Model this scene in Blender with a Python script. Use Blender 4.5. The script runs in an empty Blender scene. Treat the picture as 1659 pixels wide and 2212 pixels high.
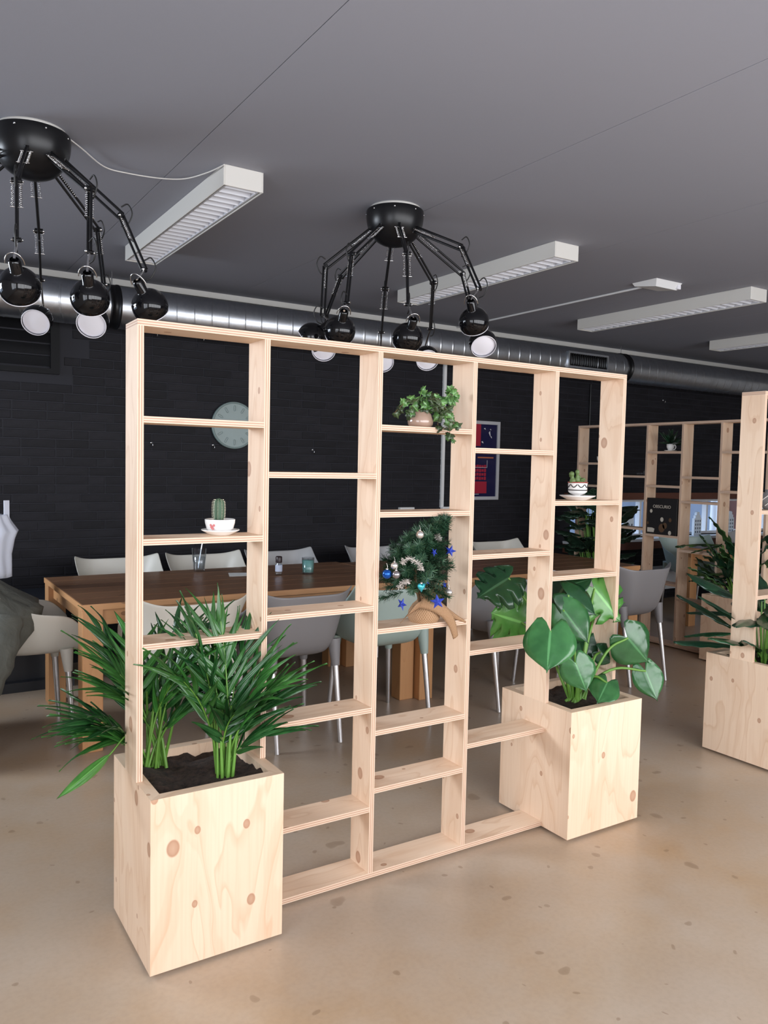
import bpy, bmesh, math, random
from mathutils import Vector, Matrix, noise
random.seed(7)
PI = math.pi
scene = bpy.context.scene
COL = scene.collection

# ------------------------------------------------------------------ camera
IW, IH = 1659.0, 2212.0
FPX, YAW, PITCH, ROLL = 1719.15, 0.5681, -0.0595, 0.0212
CAM = Vector((-0.6169, -2.259, 1.4369))
_F = Vector((math.sin(YAW)*math.cos(PITCH), math.cos(YAW)*math.cos(PITCH), math.sin(PITCH)))
_R = Vector((math.cos(YAW), -math.sin(YAW), 0))
_U = _R.cross(_F)
R2 = _R*math.cos(ROLL) + _U*math.sin(ROLL)
U2 = _U*math.cos(ROLL) - _R*math.sin(ROLL)
cam = bpy.data.cameras.new('camera'); camo = bpy.data.objects.new('camera', cam); COL.objects.link(camo)
cam.sensor_fit = 'HORIZONTAL'; cam.sensor_width = 36; cam.lens = FPX/IW*36; cam.clip_start = 0.05
camo.matrix_world = Matrix(((R2.x, U2.x, -_F.x, CAM.x), (R2.y, U2.y, -_F.y, CAM.y), (R2.z, U2.z, -_F.z, CAM.z), (0, 0, 0, 1)))
scene.camera = camo
def ray(x, y): return _F + R2*((x-IW/2)/FPX) - U2*((y-IH/2)/FPX)
def onX(x, y, X): d = ray(x, y); return CAM + d*((X-CAM.x)/d.x)
def onY(x, y, Y): d = ray(x, y); return CAM + d*((Y-CAM.y)/d.y)
def onZ(x, y, Z): d = ray(x, y); return CAM + d*((Z-CAM.z)/d.z)

# ------------------------------------------------------------------ world, lights, exposure
CEIL = 2.69; YW = 3.55; XL = -2.0; XR = 10.5; YF = -3.4
w = bpy.data.worlds.new('world'); scene.world = w; w.use_nodes = True
bgn = w.node_tree.nodes['Background']; bgn.inputs[0].default_value = (0.62, 0.76, 1.0, 1); bgn.inputs[1].default_value = 2.6
def area(name, loc, direction, sx, sy, energy, color):
    l = bpy.data.lights.new(name, 'AREA'); l.shape = 'RECTANGLE'; l.size = sx; l.size_y = sy; l.energy = energy; l.color = color
    o = bpy.data.objects.new(name, l); COL.objects.link(o); o.location = loc
    o.rotation_euler = Vector(direction).to_track_quat('-Z', 'Y').to_euler(); return o
area('daylight_front', (2.2, YF-0.3, 1.55), (0, 1, -0.08), 7.6, 1.9, 205, (1.0, 0.94, 0.86))
area('daylight_left', (XL-0.9, 3.0, 2.2), (1, -0.62, -0.38), 1.8, 1.1, 140, (0.86, 0.93, 1.0))
area('daylight_left_front', (XL-0.3, -1.9, 1.5), (1, 0.2, -0.1), 2.2, 1.7, 38, (1.0, 0.95, 0.9))
vs = scene.view_settings
vs.view_transform = 'Standard'; vs.look = 'None'; vs.exposure = 0.22; vs.gamma = 1.0; vs.use_curve_mapping = False
scene.cycles.use_denoising = True
scene.cycles.max_bounces = 8; scene.cycles.diffuse_bounces = 5; scene.cycles.glossy_bounces = 4
scene.cycles.transmission_bounces = 8; scene.cycles.caustics_reflective = False; scene.cycles.caustics_refractive = False

# ------------------------------------------------------------------ materials
MAT = {}
class NT:
    def __init__(s, name):
        s.m = bpy.data.materials.new(name); s.m.use_nodes = True; s.t = s.m.node_tree; s.b = s.t.nodes['Principled BSDF']; MAT[name] = s.m
    def n(s, typ, ins=None, **kw):
        nd = s.t.nodes.new(typ)
        for k, v in kw.items(): setattr(nd, k, v)
        for k, v in (ins or {}).items():
            if isinstance(v, tuple) and len(v) == 2 and hasattr(v[0], 'outputs'): s.t.links.new(v[0].outputs[v[1]], nd.inputs[k])
            elif hasattr(v, 'outputs'): s.t.links.new(v.outputs[0], nd.inputs[k])
            else: nd.inputs[k].default_value = v
        return nd
    def math(s, op, a, b=0.0, c=0.0): return s.n('ShaderNodeMath', {0: a, 1: b, 2: c}, operation=op)
    def mix(s, f, a, b, bt='MIX'):
        nd = s.n('ShaderNodeMix', data_type='RGBA', blend_type=bt)
        for i, v in ((0, f), (6, a), (7, b)):
            if hasattr(v, 'outputs'): s.t.links.new(v.outputs[2 if v.bl_idname == 'ShaderNodeMix' else 0], nd.inputs[i])
            else: nd.inputs[i].default_value = v if i == 0 else (*v, 1)
        return nd
    def ramp(s, f, stops):
        nd = s.n('ShaderNodeValToRGB', {0: f}); e = nd.color_ramp.elements
        while len(e) < len(stops): e.new(0.5)
        for el, (p, c) in zip(e, stops):
            el.position = p; el.color = (c, c, c, 1) if not isinstance(c, tuple) else (*c, 1)
        return nd
    def out(s, color=None, rough=0.5, bump=None, bstr=0.2, bdist=0.01, **kw):
        def put(key, v):
            if hasattr(v, 'outputs'): s.t.links.new(v.outputs[2 if v.bl_idname == 'ShaderNodeMix' else 0], s.b.inputs[key])
            else: s.b.inputs[key].default_value = v
        if color is not None: put('Base Color', color if hasattr(color, 'outputs') else (*color, 1))
        put('Roughness', rough)
        for k, v in kw.items(): put(k.replace('_', ' '), v)
        if bump is not None:
            bn = s.n('ShaderNodeBump', {'Strength': bstr, 'Distance': bdist, 'Height': bump}); s.t.links.new(bn.outputs[0], s.b.inputs['Normal'])
        return s.m
def plain(name, color, rough=0.5, **kw): return NT(name).out(color, rough, **kw)
def uvrand(s, sx=1, sy=1):
    uv = s.n('ShaderNodeUVMap'); oi = s.n('ShaderNodeObjectInfo')
    ad = s.n('ShaderNodeVectorMath', {0: uv, 1: s.n('ShaderNodeCombineXYZ', {0: s.math('MULTIPLY', (oi, 5), 37.0), 1: s.math('MULTIPLY', (oi, 5), 19.0)})}, operation='ADD')
    return ad, s.n('ShaderNodeVectorMath', {0: ad, 1: (sx, sy, 1)}, operation='MULTIPLY'), oi
def wood_face(name, light, dark, knot, lines=7.0, lw=0.35, knots=True, rough=0.55, kd=3.6, sx=1.0, sy=7.0, patch=0.0):
    s = NT(name); p, ps, oi = uvrand(s, sx, sy)
    a = s.n('ShaderNodeTexNoise', {'Vector': ps, 'Scale': 1.1, 'Detail': 2.5, 'Distortion': 0.35})
    fr = s.math('FRACT', s.math('MULTIPLY', a, lines))
    ln = s.ramp(fr, [(0, 0.0), (0.82, 0.25), (0.95, 1.0), (1.0, 0.0)])
    ps2 = s.n('ShaderNodeVectorMath', {0: p, 1: (3, 110, 1)}, operation='MULTIPLY')
    fine = s.n('ShaderNodeTexNoise', {'Vector': ps2, 'Scale': 1.0, 'Detail': 2.0})
    c = s.mix(s.math('MULTIPLY', ln, lw), light, dark)
    c = s.mix(s.math('MULTIPLY', s.ramp(fine, [(0.45, 0.0), (0.75, 1.0)]), 0.22), c, dark)
    if patch: c = s.mix(s.math('MULTIPLY', s.ramp(a, [(0.50, 0.0), (0.515, 0.8), (0.60, 1.0), (0.61, 0.0)]), patch), c, dark)
    big = s.n('ShaderNodeTexNoise', {'Vector': p, 'Scale': 1.7, 'Detail': 1.0})
    c = s.mix(s.math('MULTIPLY', s.ramp(big, [(0.4, 0.0), (0.7, 1.0)]), 0.18), c, dark)
    if knots:
        pk = s.n('ShaderNodeVectorMath', {0: p, 1: (0.75, 1.0, 1)}, operation='MULTIPLY')
        v = s.n('ShaderNodeTexVoronoi', {'Vector': pk, 'Scale': kd}, voronoi_dimensions='2D')
        sep = s.n('ShaderNodeSeparateColor', {0: (v, 1)})
        on = s.math('GREATER_THAN', sep, 0.4)
        rad = s.math('MULTIPLY_ADD', s.math('POWER', (sep, 1), 2.0), 0.11, 0.045)
        d = s.math('DIVIDE', v, rad)
        kn = s.ramp(d, [(0.0, 0.75), (0.55, 0.85), (0.8, 1.0), (1.0, 0.0)])
        c = s.mix(s.math('MULTIPLY', s.math('MULTIPLY', kn, on), 0.9), c, knot)
        ring = s.ramp(s.math('MULTIPLY', d, 0.3), [(0.3, 0.25), (0.9, 0.0)])
        c = s.mix(s.math('MULTIPLY', s.math('MULTIPLY', ring, on), 0.6), c, light)
    hs = s.n('ShaderNodeHueSaturation', {'Value': s.math('MULTIPLY_ADD', (oi, 5), 0.12, 0.94), 'Color': (c, 2)})
    return s.out(hs, rough, bump=fine, bstr=0.08, bdist=0.002)
wood_face('ply_face', (0.80, 0.61, 0.45), (0.61, 0.38, 0.23), (0.33, 0.14, 0.065), lines=7.0, lw=0.5, kd=7.5, sx=1.3, sy=5.5, patch=0.22)
s = NT('ply_edge'); p, ps, oi = uvrand(s)
uv = s.n('ShaderNodeUVMap'); sp = s.n('ShaderNodeSeparateXYZ', {0: uv})
fr = s.math('FRACT', s.math('MULTIPLY', (sp, 1), 2.5/0.018))
st = s.ramp(fr, [(0.0, 0.0), (0.42, 0.0), (0.5, 1.0), (0.92, 1.0), (1.0, 0.0)])
ns = s.n('ShaderNodeTexNoise', {'Vector': s.n('ShaderNodeVectorMath', {0: p, 1: (14, 300, 1)}, operation='MULTIPLY'), 'Scale': 1.0, 'Detail': 2.0})
c = s.mix(st, (0.69, 0.53, 0.40), (0.47, 0.28, 0.19))
c = s.mix(s.math('MULTIPLY', s.ramp(ns, [(0.62, 0.0), (0.75, 1.0)]), 0.5), c, (0.36, 0.2, 0.12))
s.out(c, 0.6)
wood_face('table_top_wood', (0.21, 0.105, 0.055), (0.12, 0.055, 0.028), (0.06, 0.03, 0.015), lines=5, rough=0.3, kd=2.2)
wood_face('table_leg_wood', (0.55, 0.29, 0.13), (0.4, 0.185, 0.075), (0.14, 0.06, 0.025), lines=6, rough=0.45, kd=4.0)
wood_face('frame_wood', (0.12, 0.04, 0.022), (0.07, 0.022, 0.012), (0.05, 0.02, 0.01), knots=False, rough=0.5)

s = NT('concrete'); tc = s.n('ShaderNodeTexCoord')
n1 = s.n('ShaderNodeTexNoise', {'Vector': (tc, 3), 'Scale': 0.75, 'Detail': 4.0, 'Roughness': 0.55, 'Distortion': 0.6})
n2 = s.n('ShaderNodeTexNoise', {'Vector': (tc, 3), 'Scale': 3.2, 'Detail': 5.0, 'Roughness': 0.6})
n3 = s.n('ShaderNodeTexNoise', {'Vector': (tc, 3), 'Scale': 60, 'Detail': 3.0})
c = s.mix(s.ramp(n1, [(0.33, 0.0), (0.66, 1.0)]), (0.45, 0.355, 0.27), (0.44, 0.30, 0.18))
c = s.mix(s.math('MULTIPLY', s.ramp(n2, [(0.36, 0.0), (0.7, 1.0)]), 0.5), c, (0.50, 0.43, 0.36))
c = s.mix(s.math('MULTIPLY', s.ramp(n3, [(0.4, 0.0), (0.8, 1.0)]), 0.15), c, (0.22, 0.16, 0.11))
warp = s.n('ShaderNodeVectorMath', {0: (tc, 3), 1: s.n('ShaderNodeVectorMath', {0: (s.n('ShaderNodeTexNoise', {'Vector': (tc, 3), 'Scale': 9.0}), 1), 1: (0.09, 0.09, 0.09)}, operation='MULTIPLY')}, operation='ADD')
for sc_, thr, rmax, amt in ((2.3, 0.5, 0.06, 0.45), (4.6, 0.55, 0.07, 0.5), (7.5, 0.72, 0.09, 0.5)):
    v = s.n('ShaderNodeTexVoronoi', {'Vector': warp, 'Scale': sc_}, voronoi_dimensions='2D'); sep = s.n('ShaderNodeSeparateColor', {0: (v, 1)})
    d = s.math('DIVIDE', v, s.math('MULTIPLY_ADD', (sep, 1), rmax, 0.015))
    sp = s.math('MULTIPLY', s.ramp(d, [(0.0, 1.0), (0.8, 0.8), (1.0, 0.0)]), s.math('GREATER_THAN', sep, thr))
    c = s.mix(s.math('MULTIPLY', sp, amt), c, (0.2, 0.125, 0.07))
s.out(c, s.math('MULTIPLY_ADD', n2, 0.25, 0.22), bump=n3, bstr=0.03, bdist=0.003, Specular_IOR_Level=0.45)

s = NT('ceiling_paint'); tc = s.n('ShaderNodeTexCoord')
n1 = s.n('ShaderNodeTexNoise', {'Vector': (tc, 3), 'Scale': 180, 'Detail': 2.0})
s.out((0.28, 0.285, 0.325), 0.75, bump=n1, bstr=0.1, bdist=0.002)
s = NT('brick_black'); tc = s.n('ShaderNodeTexCoord'); oi = s.n('ShaderNodeObjectInfo')
n1 = s.n('ShaderNodeTexNoise', {'Vector': s.n('ShaderNodeVectorMath', {0: (tc, 3), 1: (4, 4, 22)}, operation='MULTIPLY'), 'Scale': 1.0, 'Detail': 4.0})
n2 = s.n('ShaderNodeTexNoise', {'Vector': (tc, 3), 'Scale': 120, 'Detail': 2.0})
c = s.mix(s.ramp(n1, [(0.35, 0.0), (0.7, 1.0)]), (0.0105, 0.010, 0.0125), (0.0175, 0.0168, 0.021))
hs = s.n('ShaderNodeHueSaturation', {'Value': s.math('MULTIPLY_ADD', (oi, 5), 0.5, 0.75), 'Color': (c, 2)})
s.out(hs, 0.6, bump=n2, bstr=0.25, bdist=0.003, Specular_IOR_Level=0.18)
plain('mortar_black', (0.023, 0.023, 0.029), 0.6, Specular_IOR_Level=0.2)
plain('black_paint', (0.006, 0.006, 0.007), 0.6, Specular_IOR_Level=0.2)
plain('wall_white', (0.55, 0.53, 0.5), 0.8)
s = NT('galvanised'); tc = s.n('ShaderNodeTexCoord')
v = s.n('ShaderNodeTexVoronoi', {'Vector': (tc, 3), 'Scale': 45}); n1 = s.n('ShaderNodeTexNoise', {'Vector': (tc, 3), 'Scale': 6, 'Detail': 4})
c = s.mix(s.math('MULTIPLY', (v, 1), 0.5), (0.66, 0.69, 0.73), (0.5, 0.54, 0.6))
c = s.mix(s.ramp(n1, [(0.5, 0.0), (0.75, 0.6)]), c, (0.42, 0.45, 0.5))
s.out(c, s.math('MULTIPLY_ADD', n1, 0.2, 0.24), Metallic=1.0)
plain('black_gloss', (0.004, 0.004, 0.005), 0.07, Specular_IOR_Level=0.4)
plain('black_metal', (0.007, 0.007, 0.008), 0.3, Specular_IOR_Level=0.3)
plain('chrome', (0.75, 0.75, 0.75), 0.15, Metallic=1.0)
plain('aluminium', (0.72, 0.73, 0.76), 0.3, Metallic=1.0)
plain('shade_white', (0.78, 0.77, 0.82), 0.4)
plain('lamp_white', (0.62, 0.6, 0.56), 0.45)
plain('louvre_white', (0.62, 0.63, 0.67), 0.35)
plain('painted_gap_shade', (0.05, 0.05, 0.05), 0.6)  # shade inside the ceiling lights, put into the colour
plain('white_plastic', (0.72, 0.72, 0.72), 0.4)
plain('white_ceramic', (0.8, 0.79, 0.77), 0.12, Coat_Weight=0.5)
plain('cable_white', (0.6, 0.58, 0.55), 0.5); plain('cable_black', (0.01, 0.01, 0.01), 0.5)
for nm, c in (('chair_cream', (0.58, 0.56, 0.5)), ('chair_grey', (0.215, 0.21, 0.218)), ('chair_mint', (0.37, 0.47, 0.44)), ('chair_light', (0.36, 0.36, 0.365))):
    s = NT(nm); tc = s.n('ShaderNodeTexCoord'); n1 = s.n('ShaderNodeTexNoise', {'Vector': (tc, 3), 'Scale': 350, 'Detail': 1.0})
    s.out(c, 0.42, bump=n1, bstr=0.06, bdist=0.001)
s = NT('soil'); tc = s.n('ShaderNodeTexCoord'); n1 = s.n('ShaderNodeTexNoise', {'Vector': (tc, 3), 'Scale': 55, 'Detail': 6.0, 'Roughness': 0.7})
s.out(s.mix(s.ramp(n1, [(0.35, 0.0), (0.72, 1.0)]), (0.010, 0.006, 0.004), (0.075, 0.042, 0.028)), 0.9, bump=n1, bstr=0.9, bdist=0.012)
def leafmat(name, a, b, rough=0.32, vein=None):
    s = NT(name); uv = s.n('ShaderNodeUVMap'); oi = s.n('ShaderNodeObjectInfo'); tc = s.n('ShaderNodeTexCoord')
    sp = s.n('ShaderNodeSeparateXYZ', {0: uv})
    n1 = s.n('ShaderNodeTexNoise', {'Vector': (tc, 3), 'Scale': 14, 'Detail': 3.0})
    c = s.mix(s.ramp(n1, [(0.35, 0.0), (0.7, 1.0)]), a, b)
    side = s.math('ABSOLUTE', (sp, 0))
    mid = s.ramp(side, [(0.0, 1.0), (0.035, 0.8), (0.06, 0.0)])
    c = s.mix(s.math('MULTIPLY', mid, 0.55), c, tuple(min(1, x*2.2+0.05) for x in b))
    br = s.math('SINE', s.math('MULTIPLY', s.math('SUBTRACT', (sp, 1), s.math('MULTIPLY', side, 0.22)), 60.0))
    if vein: c = s.mix(s.math('MULTIPLY', s.ramp(br, [(0.45, 0.0), (0.75, 1.0)]), 0.7), c, vein)
    hs = s.n('ShaderNodeHueSaturation', {'Value': s.math('MULTIPLY_ADD', (oi, 5), 0.5, 0.75), 'Color': (c, 2)})
    return s.out(hs, rough, bump=br, bstr=0.03, bdist=0.001, Coat_Weight=0.1)
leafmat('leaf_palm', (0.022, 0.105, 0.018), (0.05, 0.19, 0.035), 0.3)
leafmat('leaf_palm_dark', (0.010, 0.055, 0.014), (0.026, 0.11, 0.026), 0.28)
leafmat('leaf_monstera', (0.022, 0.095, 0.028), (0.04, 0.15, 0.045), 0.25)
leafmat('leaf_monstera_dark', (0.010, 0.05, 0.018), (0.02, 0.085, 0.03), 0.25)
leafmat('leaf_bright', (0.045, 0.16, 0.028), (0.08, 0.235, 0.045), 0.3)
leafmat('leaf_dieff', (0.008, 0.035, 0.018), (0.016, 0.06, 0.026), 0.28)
leafmat('leaf_wavy', (0.014, 0.045, 0.016), (0.05, 0.12, 0.03), 0.35)
leafmat('leaf_calathea', (0.008, 0.022, 0.013), (0.013, 0.035, 0.018), 0.4, vein=(0.05, 0.10, 0.06))
leafmat('leaf_ivy', (0.045, 0.12, 0.03), (0.10, 0.22, 0.06), 0.35)
leafmat('leaf_ivy_dark', (0.028, 0.05, 0.018), (0.06, 0.09, 0.035), 0.4)
plain('stem_green', (0.12, 0.27, 0.04), 0.4); plain('stem_brown', (0.12, 0.07, 0.03), 0.7)
plain('needle_green', (0.016, 0.060, 0.030), 0.5); plain('needle_green_light', (0.05, 0.115, 0.055), 0.5)
plain('tinsel_silver', (0.78, 0.72, 0.66), 0.35, Metallic=0.4)
plain('bauble_silver', (0.72, 0.68, 0.64), 0.22, Metallic=0.8); plain('bauble_grey', (0.32, 0.3, 0.31), 0.2, Metallic=0.8)
plain('bauble_blue', (0.01, 0.09, 0.42), 0.15, Metallic=0.6); plain('heart_teal', (0.05, 0.42, 0.5), 0.2, Metallic=0.5)
plain('star_blue', (0.02, 0.045, 0.36), 0.6)
s = NT('burlap'); uv = s.n('ShaderNodeUVMap'); sp = s.n('ShaderNodeSeparateXYZ', {0: uv})
wv = s.math('MULTIPLY', s.math('SINE', s.math('MULTIPLY', (sp, 0), 900.0)), s.math('SINE', s.math('MULTIPLY', (sp, 1), 900.0)))
s.out(s.mix(s.ramp(wv, [(0.0, 0.0), (0.7, 1.0)]), (0.40, 0.24, 0.13), (0.26, 0.14, 0.07)), 0.9, bump=wv, bstr=0.5, bdist=0.002)
s = NT('cactus_green'); s.out((0.05, 0.10, 0.055), 0.6)
plain('spine_pale', (0.7, 0.66, 0.5), 0.6); plain('succulent_green', (0.10, 0.16, 0.05), 0.5)
plain('vase_beige', (0.36, 0.245, 0.185), 0.15, Coat_Weight=0.6)
plain('rim_red', (0.28, 0.06, 0.045), 0.3); plain('decor_black', (0.03, 0.025, 0.025), 0.4); plain('decor_pink', (0.55, 0.16, 0.16), 0.4)
plain('clock_face', (0.30, 0.37, 0.36), 0.5); plain('clock_mark', (0.22, 0.28, 0.275), 0.5); plain('clock_rim', (0.2, 0.26, 0.25), 0.4)
plain('frame_silver', (0.42, 0.42, 0.44), 0.4)
plain('print_navy', (0.012, 0.012, 0.05), 0.12); plain('print_red', (0.32, 0.02, 0.04), 0.2); plain('print_white', (0.6, 0.6, 0.62), 0.4); plain('print_orange', (0.4, 0.12, 0.05), 0.4); plain('print_dark', (0.02, 0.015, 0.02), 0.15)
plain('game_black', (0.008, 0.006, 0.006), 0.4); plain('game_cream', (0.55, 0.5, 0.42), 0.5); plain('game_brown', (0.10, 0.05, 0.02), 0.5)
plain('candle_mint', (0.3, 0.68, 0.62), 0.4); plain('label_blue', (0.5, 0.56, 0.7), 0.5); plain('cap_dark', (0.02, 0.008, 0.01), 0.35)
def clear(name, tint, gloss=1.0, base=0.04):
    s = NT(name); s.t.nodes.remove(s.b); out = s.t.nodes['Material Output']
    lw_ = s.n('ShaderNodeLayerWeight', {0: 0.25}); f = s.math('MULTIPLY_ADD', (lw_, 1), gloss, base); f.use_clamp = True
    tr_ = s.n('ShaderNodeBsdfTransparent', {0: (*tint, 1)}); gl_ = s.n('ShaderNodeBsdfGlossy', {0: (0.9, 0.92, 0.95, 1), 'Roughness': 0.03})
    mx = s.n('ShaderNodeMixShader', {0: f, 1: tr_, 2: gl_}); s.t.links.new(mx.outputs[0], out.inputs[0])
clear('glass', (0.90, 0.92, 0.93), 0.5); clear('water', (0.86, 0.89, 0.92), 0.3); clear('window_glass', (0.96, 0.98, 1.0), 0.15, 0.02)
s = NT('coat_olive'); tc = s.n('ShaderNodeTexCoord'); n1 = s.n('ShaderNodeTexNoise', {'Vector': (tc, 3), 'Scale': 11, 'Detail': 4.0, 'Distortion': 1.2})
s.out(s.mix(n1, (0.065, 0.067, 0.056), (0.115, 0.118, 0.10)), 0.8, bump=n1, bstr=0.5, bdist=0.03)
plain('cloth_white', (0.62, 0.65, 0.74), 0.7); plain('cloth_black', (0.012, 0.012, 0.014), 0.8)
plain('paper_white', (0.72, 0.72, 0.7), 0.6); plain('paper_house', (0.72, 0.8, 0.88), 0.7)
plain('bench_dark', (0.014, 0.017, 0.024), 0.35); plain('bench_white', (0.62, 0.64, 0.66), 0.45)
plain('outside_grey', (0.16, 0.19, 0.24), 0.8); plain('outside_brick', (0.22, 0.09, 0.07), 0.9); plain('outside_ground', (0.35, 0.36, 0.38), 0.9)
plain('spoon_steel', (0.6, 0.6, 0.62), 0.2, Metallic=1.0)

# ------------------------------------------------------------------ mesh helpers
class MB:
    def __init__(s): s.v = []; s.f = []; s.mi = []; s.uv = []; s.sm = []
    def add(s, vs, fs, mi=0, uvs=None, smooth=False):
        o = len(s.v); s.v += [Vector(p) for p in vs]
        for k, f in enumerate(fs):
            s.f.append([i+o for i in f]); s.mi.append(mi); s.sm.append(smooth)
            s.uv.append(uvs[k] if uvs else [(0, 0)]*len(f))
        return s
    def box(s, x0, x1, y0, y1, z0, z1, mi=0, grain=None):
        vs = [(x, y, z) for z in (z0, z1) for y in (y0, y1) for x in (x0, x1)]
        fs = [((0, 2, 3, 1), 2), ((4, 5, 7, 6), 2), ((0, 1, 5, 4), 1), ((2, 6, 7, 3), 1), ((0, 4, 6, 2), 0), ((1, 3, 7, 5), 0)]
        g = grain if grain is not None else max(range(3), key=lambda k: (x1-x0, y1-y0, z1-z0)[k])
        uvs = []
        for f, nax in fs:
            ax = [k for k in range(3) if k != nax]; a = g if g in ax else ax[0]; b = [k for k in ax if k != a][0]
            uvs.append([(vs[i][a], vs[i][b]) for i in f])
        return s.add(vs, [f for f, _ in fs], mi, uvs)
    def board(s, lo, hi, thick, grain):
        # plywood: face material 0, edges material 1 with v running across the thickness
        d = [hi[k]-lo[k] for k in range(3)]
        vs = [(x, y, z) for z in (lo[2], hi[2]) for y in (lo[1], hi[1]) for x in (lo[0], hi[0])]
        fs = [((0, 2, 3, 1), 2), ((4, 5, 7, 6), 2), ((0, 1, 5, 4), 1), ((2, 6, 7, 3), 1), ((0, 4, 6, 2), 0), ((1, 3, 7, 5), 0)]
        for f, nax in fs:
            ax = [k for k in range(3) if k != nax]
            if nax == thick: a = grain; b = [k for k in ax if k != a][0]; mi = 0; off = (0, 0)
            else: b = thick; a = [k for k in ax if k != b][0]; mi = 1
            s.add([vs[i] for i in f], [(0, 1, 2, 3)], mi, [[(vs[i][a], vs[i][b]-(lo[b] if mi else 0)) for i in f]])
        return s
    def tube(s, pts, r, seg=8, mi=0, cap=True, smooth=True):
        pts = [Vector(p) for p in pts]; rs = r if isinstance(r, (list, tuple)) else [r]*len(pts)
        rings = []; prev = None; L = 0; Ls = []
        for i, p in enumerate(pts):
            if i: L += (p-pts[i-1]).length
            Ls.append(L)
            t = (pts[min(i+1, len(pts)-1)]-pts[max(i-1, 0)]).normalized()
            if prev is None: a = t.orthogonal().normalized()
            else:
                a = prev - t*prev.dot(t)
                a = a.normalized() if a.length > 1e-6 else t.orthogonal().normalized()
            prev = a; b = t.cross(a)
            rings.append([p + (a*math.cos(2*PI*k/seg)+b*math.sin(2*PI*k/seg))*rs[i] for k in range(seg)])
        vs = [q for rg in rings for q in rg]; fs = []; uvs = []
        for i in range(len(pts)-1):
            for k in range(seg):
                k2 = (k+1) % seg
                fs.append((i*seg+k, i*seg+k2, (i+1)*seg+k2, (i+1)*seg+k)); uvs.append([(Ls[i], k/seg), (Ls[i], (k+1)/seg), (Ls[i+1], (k+1)/seg), (Ls[i+1], k/seg)])
        s.add(vs, fs, mi, uvs, smooth)
        if cap:
            s.add(rings[0], [tuple(range(seg))[::-1]], mi); s.add(rings[-1], [tuple(range(seg))], mi)
        return s
    def lathe(s, prof, seg=32, mi=0, mat=None, smooth=True):
        # prof: list of (r, z); mat: Matrix placing local z axis
        M = mat or Matrix.Identity(4); vs = []; fs = []; uvs = []
        for r, z in prof:
            for k in range(seg): vs.append(M @ Vector((max(r, 1e-5)*math.cos(2*PI*k/seg), max(r, 1e-5)*math.sin(2*PI*k/seg), z)))
        for i in range(len(prof)-1):
            for k in range(seg):
                k2 = (k+1) % seg; fs.append((i*seg+k, i*seg+k2, (i+1)*seg+k2, (i+1)*seg+k)); uvs.append([(k/seg, i/len(prof)), ((k+1)/seg, i/len(prof)), ((k+1)/seg, (i+1)/len(prof)), (k/seg, (i+1)/len(prof))])
        return s.add(vs, fs, mi, uvs, smooth)
    def prism(s, poly, f0, f1, mi=0):
        # poly: 2D points; f0,f1 map (a,b)->3D for the two caps
        n = len(poly); vs = [f0(*p) for p in poly]+[f1(*p) for p in poly]
        fs = [tuple(range(n))[::-1], tuple(range(n, 2*n))]+[(i, (i+1) % n, n+(i+1) % n, n+i) for i in range(n)]
        return s.add(vs, fs, mi)
    def mesh(s, name, mats, origin=None):
        me = bpy.data.meshes.new(name)
        o = origin or Vector((0, 0, 0))
        me.from_pydata([tuple(v-o) for v in s.v], [], s.f); 
        for m in (mats if isinstance(mats, (list, tuple)) else [mats]): me.materials.append(MAT[m])
        me.polygons.foreach_set('material_index', s.mi); me.polygons.foreach_set('use_smooth', s.sm)
        ul = me.uv_layers.new(name='UVMap'); flat = [c for f in s.uv for q in f for c in q]
        ul.data.foreach_set('uv', flat); me.update(); return me
def link(name, me, parent=None, loc=(0, 0, 0)):
    o = bpy.data.objects.new(name, me); COL.objects.link(o); o.location = loc
    if parent is not None: o.parent = parent
    return o
def wpos(o):
    p = Vector((0, 0, 0))
    while o is not None: p += o.location; o = o.parent
    return p
def part(name, mb, mats, parent):      # mb in world coordinates, parent unrotated
    return link(name, mb.mesh(name, mats, wpos(parent)), parent)
def lpart(name, mb, mats, parent): return link(name, mb.mesh(name, mats), parent)
def tag(o, label, cat, group=None):
    o['label'] = label; o['category'] = cat
    if group: o['group'] = group
    return o
def thing(name, label, cat, loc=(0, 0, 0), rz=0, group=None):
    o = bpy.data.objects.new(name, None); COL.objects.link(o); o.location = loc; o.rotation_euler = (0, 0, rz); o.empty_display_size = 0.1
    return tag(o, label, cat, group)
def solo(name, mb, mats, label, cat, group=None, origin=None):
    o = link(name, mb.mesh(name, mats, Vector(origin) if origin is not None else None), None, origin or (0, 0, 0)); return tag(o, label, cat, group)
def struct(name, mb, mats, parent=None):
    o = link(name, mb.mesh(name, mats), parent)
    if parent is None: o['kind'] = 'structure'
    return o
def copy_tree(o, parent=None):
    c = o.copy(); COL.objects.link(c); c.parent = parent
    for ch in list(o.children): copy_tree(ch, c)
    return c
def bevel(o, w=0.002, seg=1):
    m = o.modifiers.new('bevel', 'BEVEL'); m.width = w; m.segments = seg; m.limit_method = 'ANGLE'; return o
def frame_to(p, z, up=None):           # matrix at p whose local z points along z
    z = Vector(z).normalized(); q = z.to_track_quat('Z', 'Y'); return Matrix.Translation(p) @ q.to_matrix().to_4x4()
def bez(pts, n):                        # Catmull-Rom through pts
    pts = [Vector(p) for p in pts]; P = [pts[0]*2-pts[1]]+pts+[pts[-1]*2-pts[-2]]; out = []
    for i in range(1, len(P)-2):
        for k in range(n):
            t = k/n; a, b, c, d = P[i-1:i+3]
            out.append(0.5*((2*b)+(c-a)*t+(2*a-5*b+4*c-d)*t*t+(3*b-a-3*c+d)*t**3))
    return out+[pts[-1]]

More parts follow.
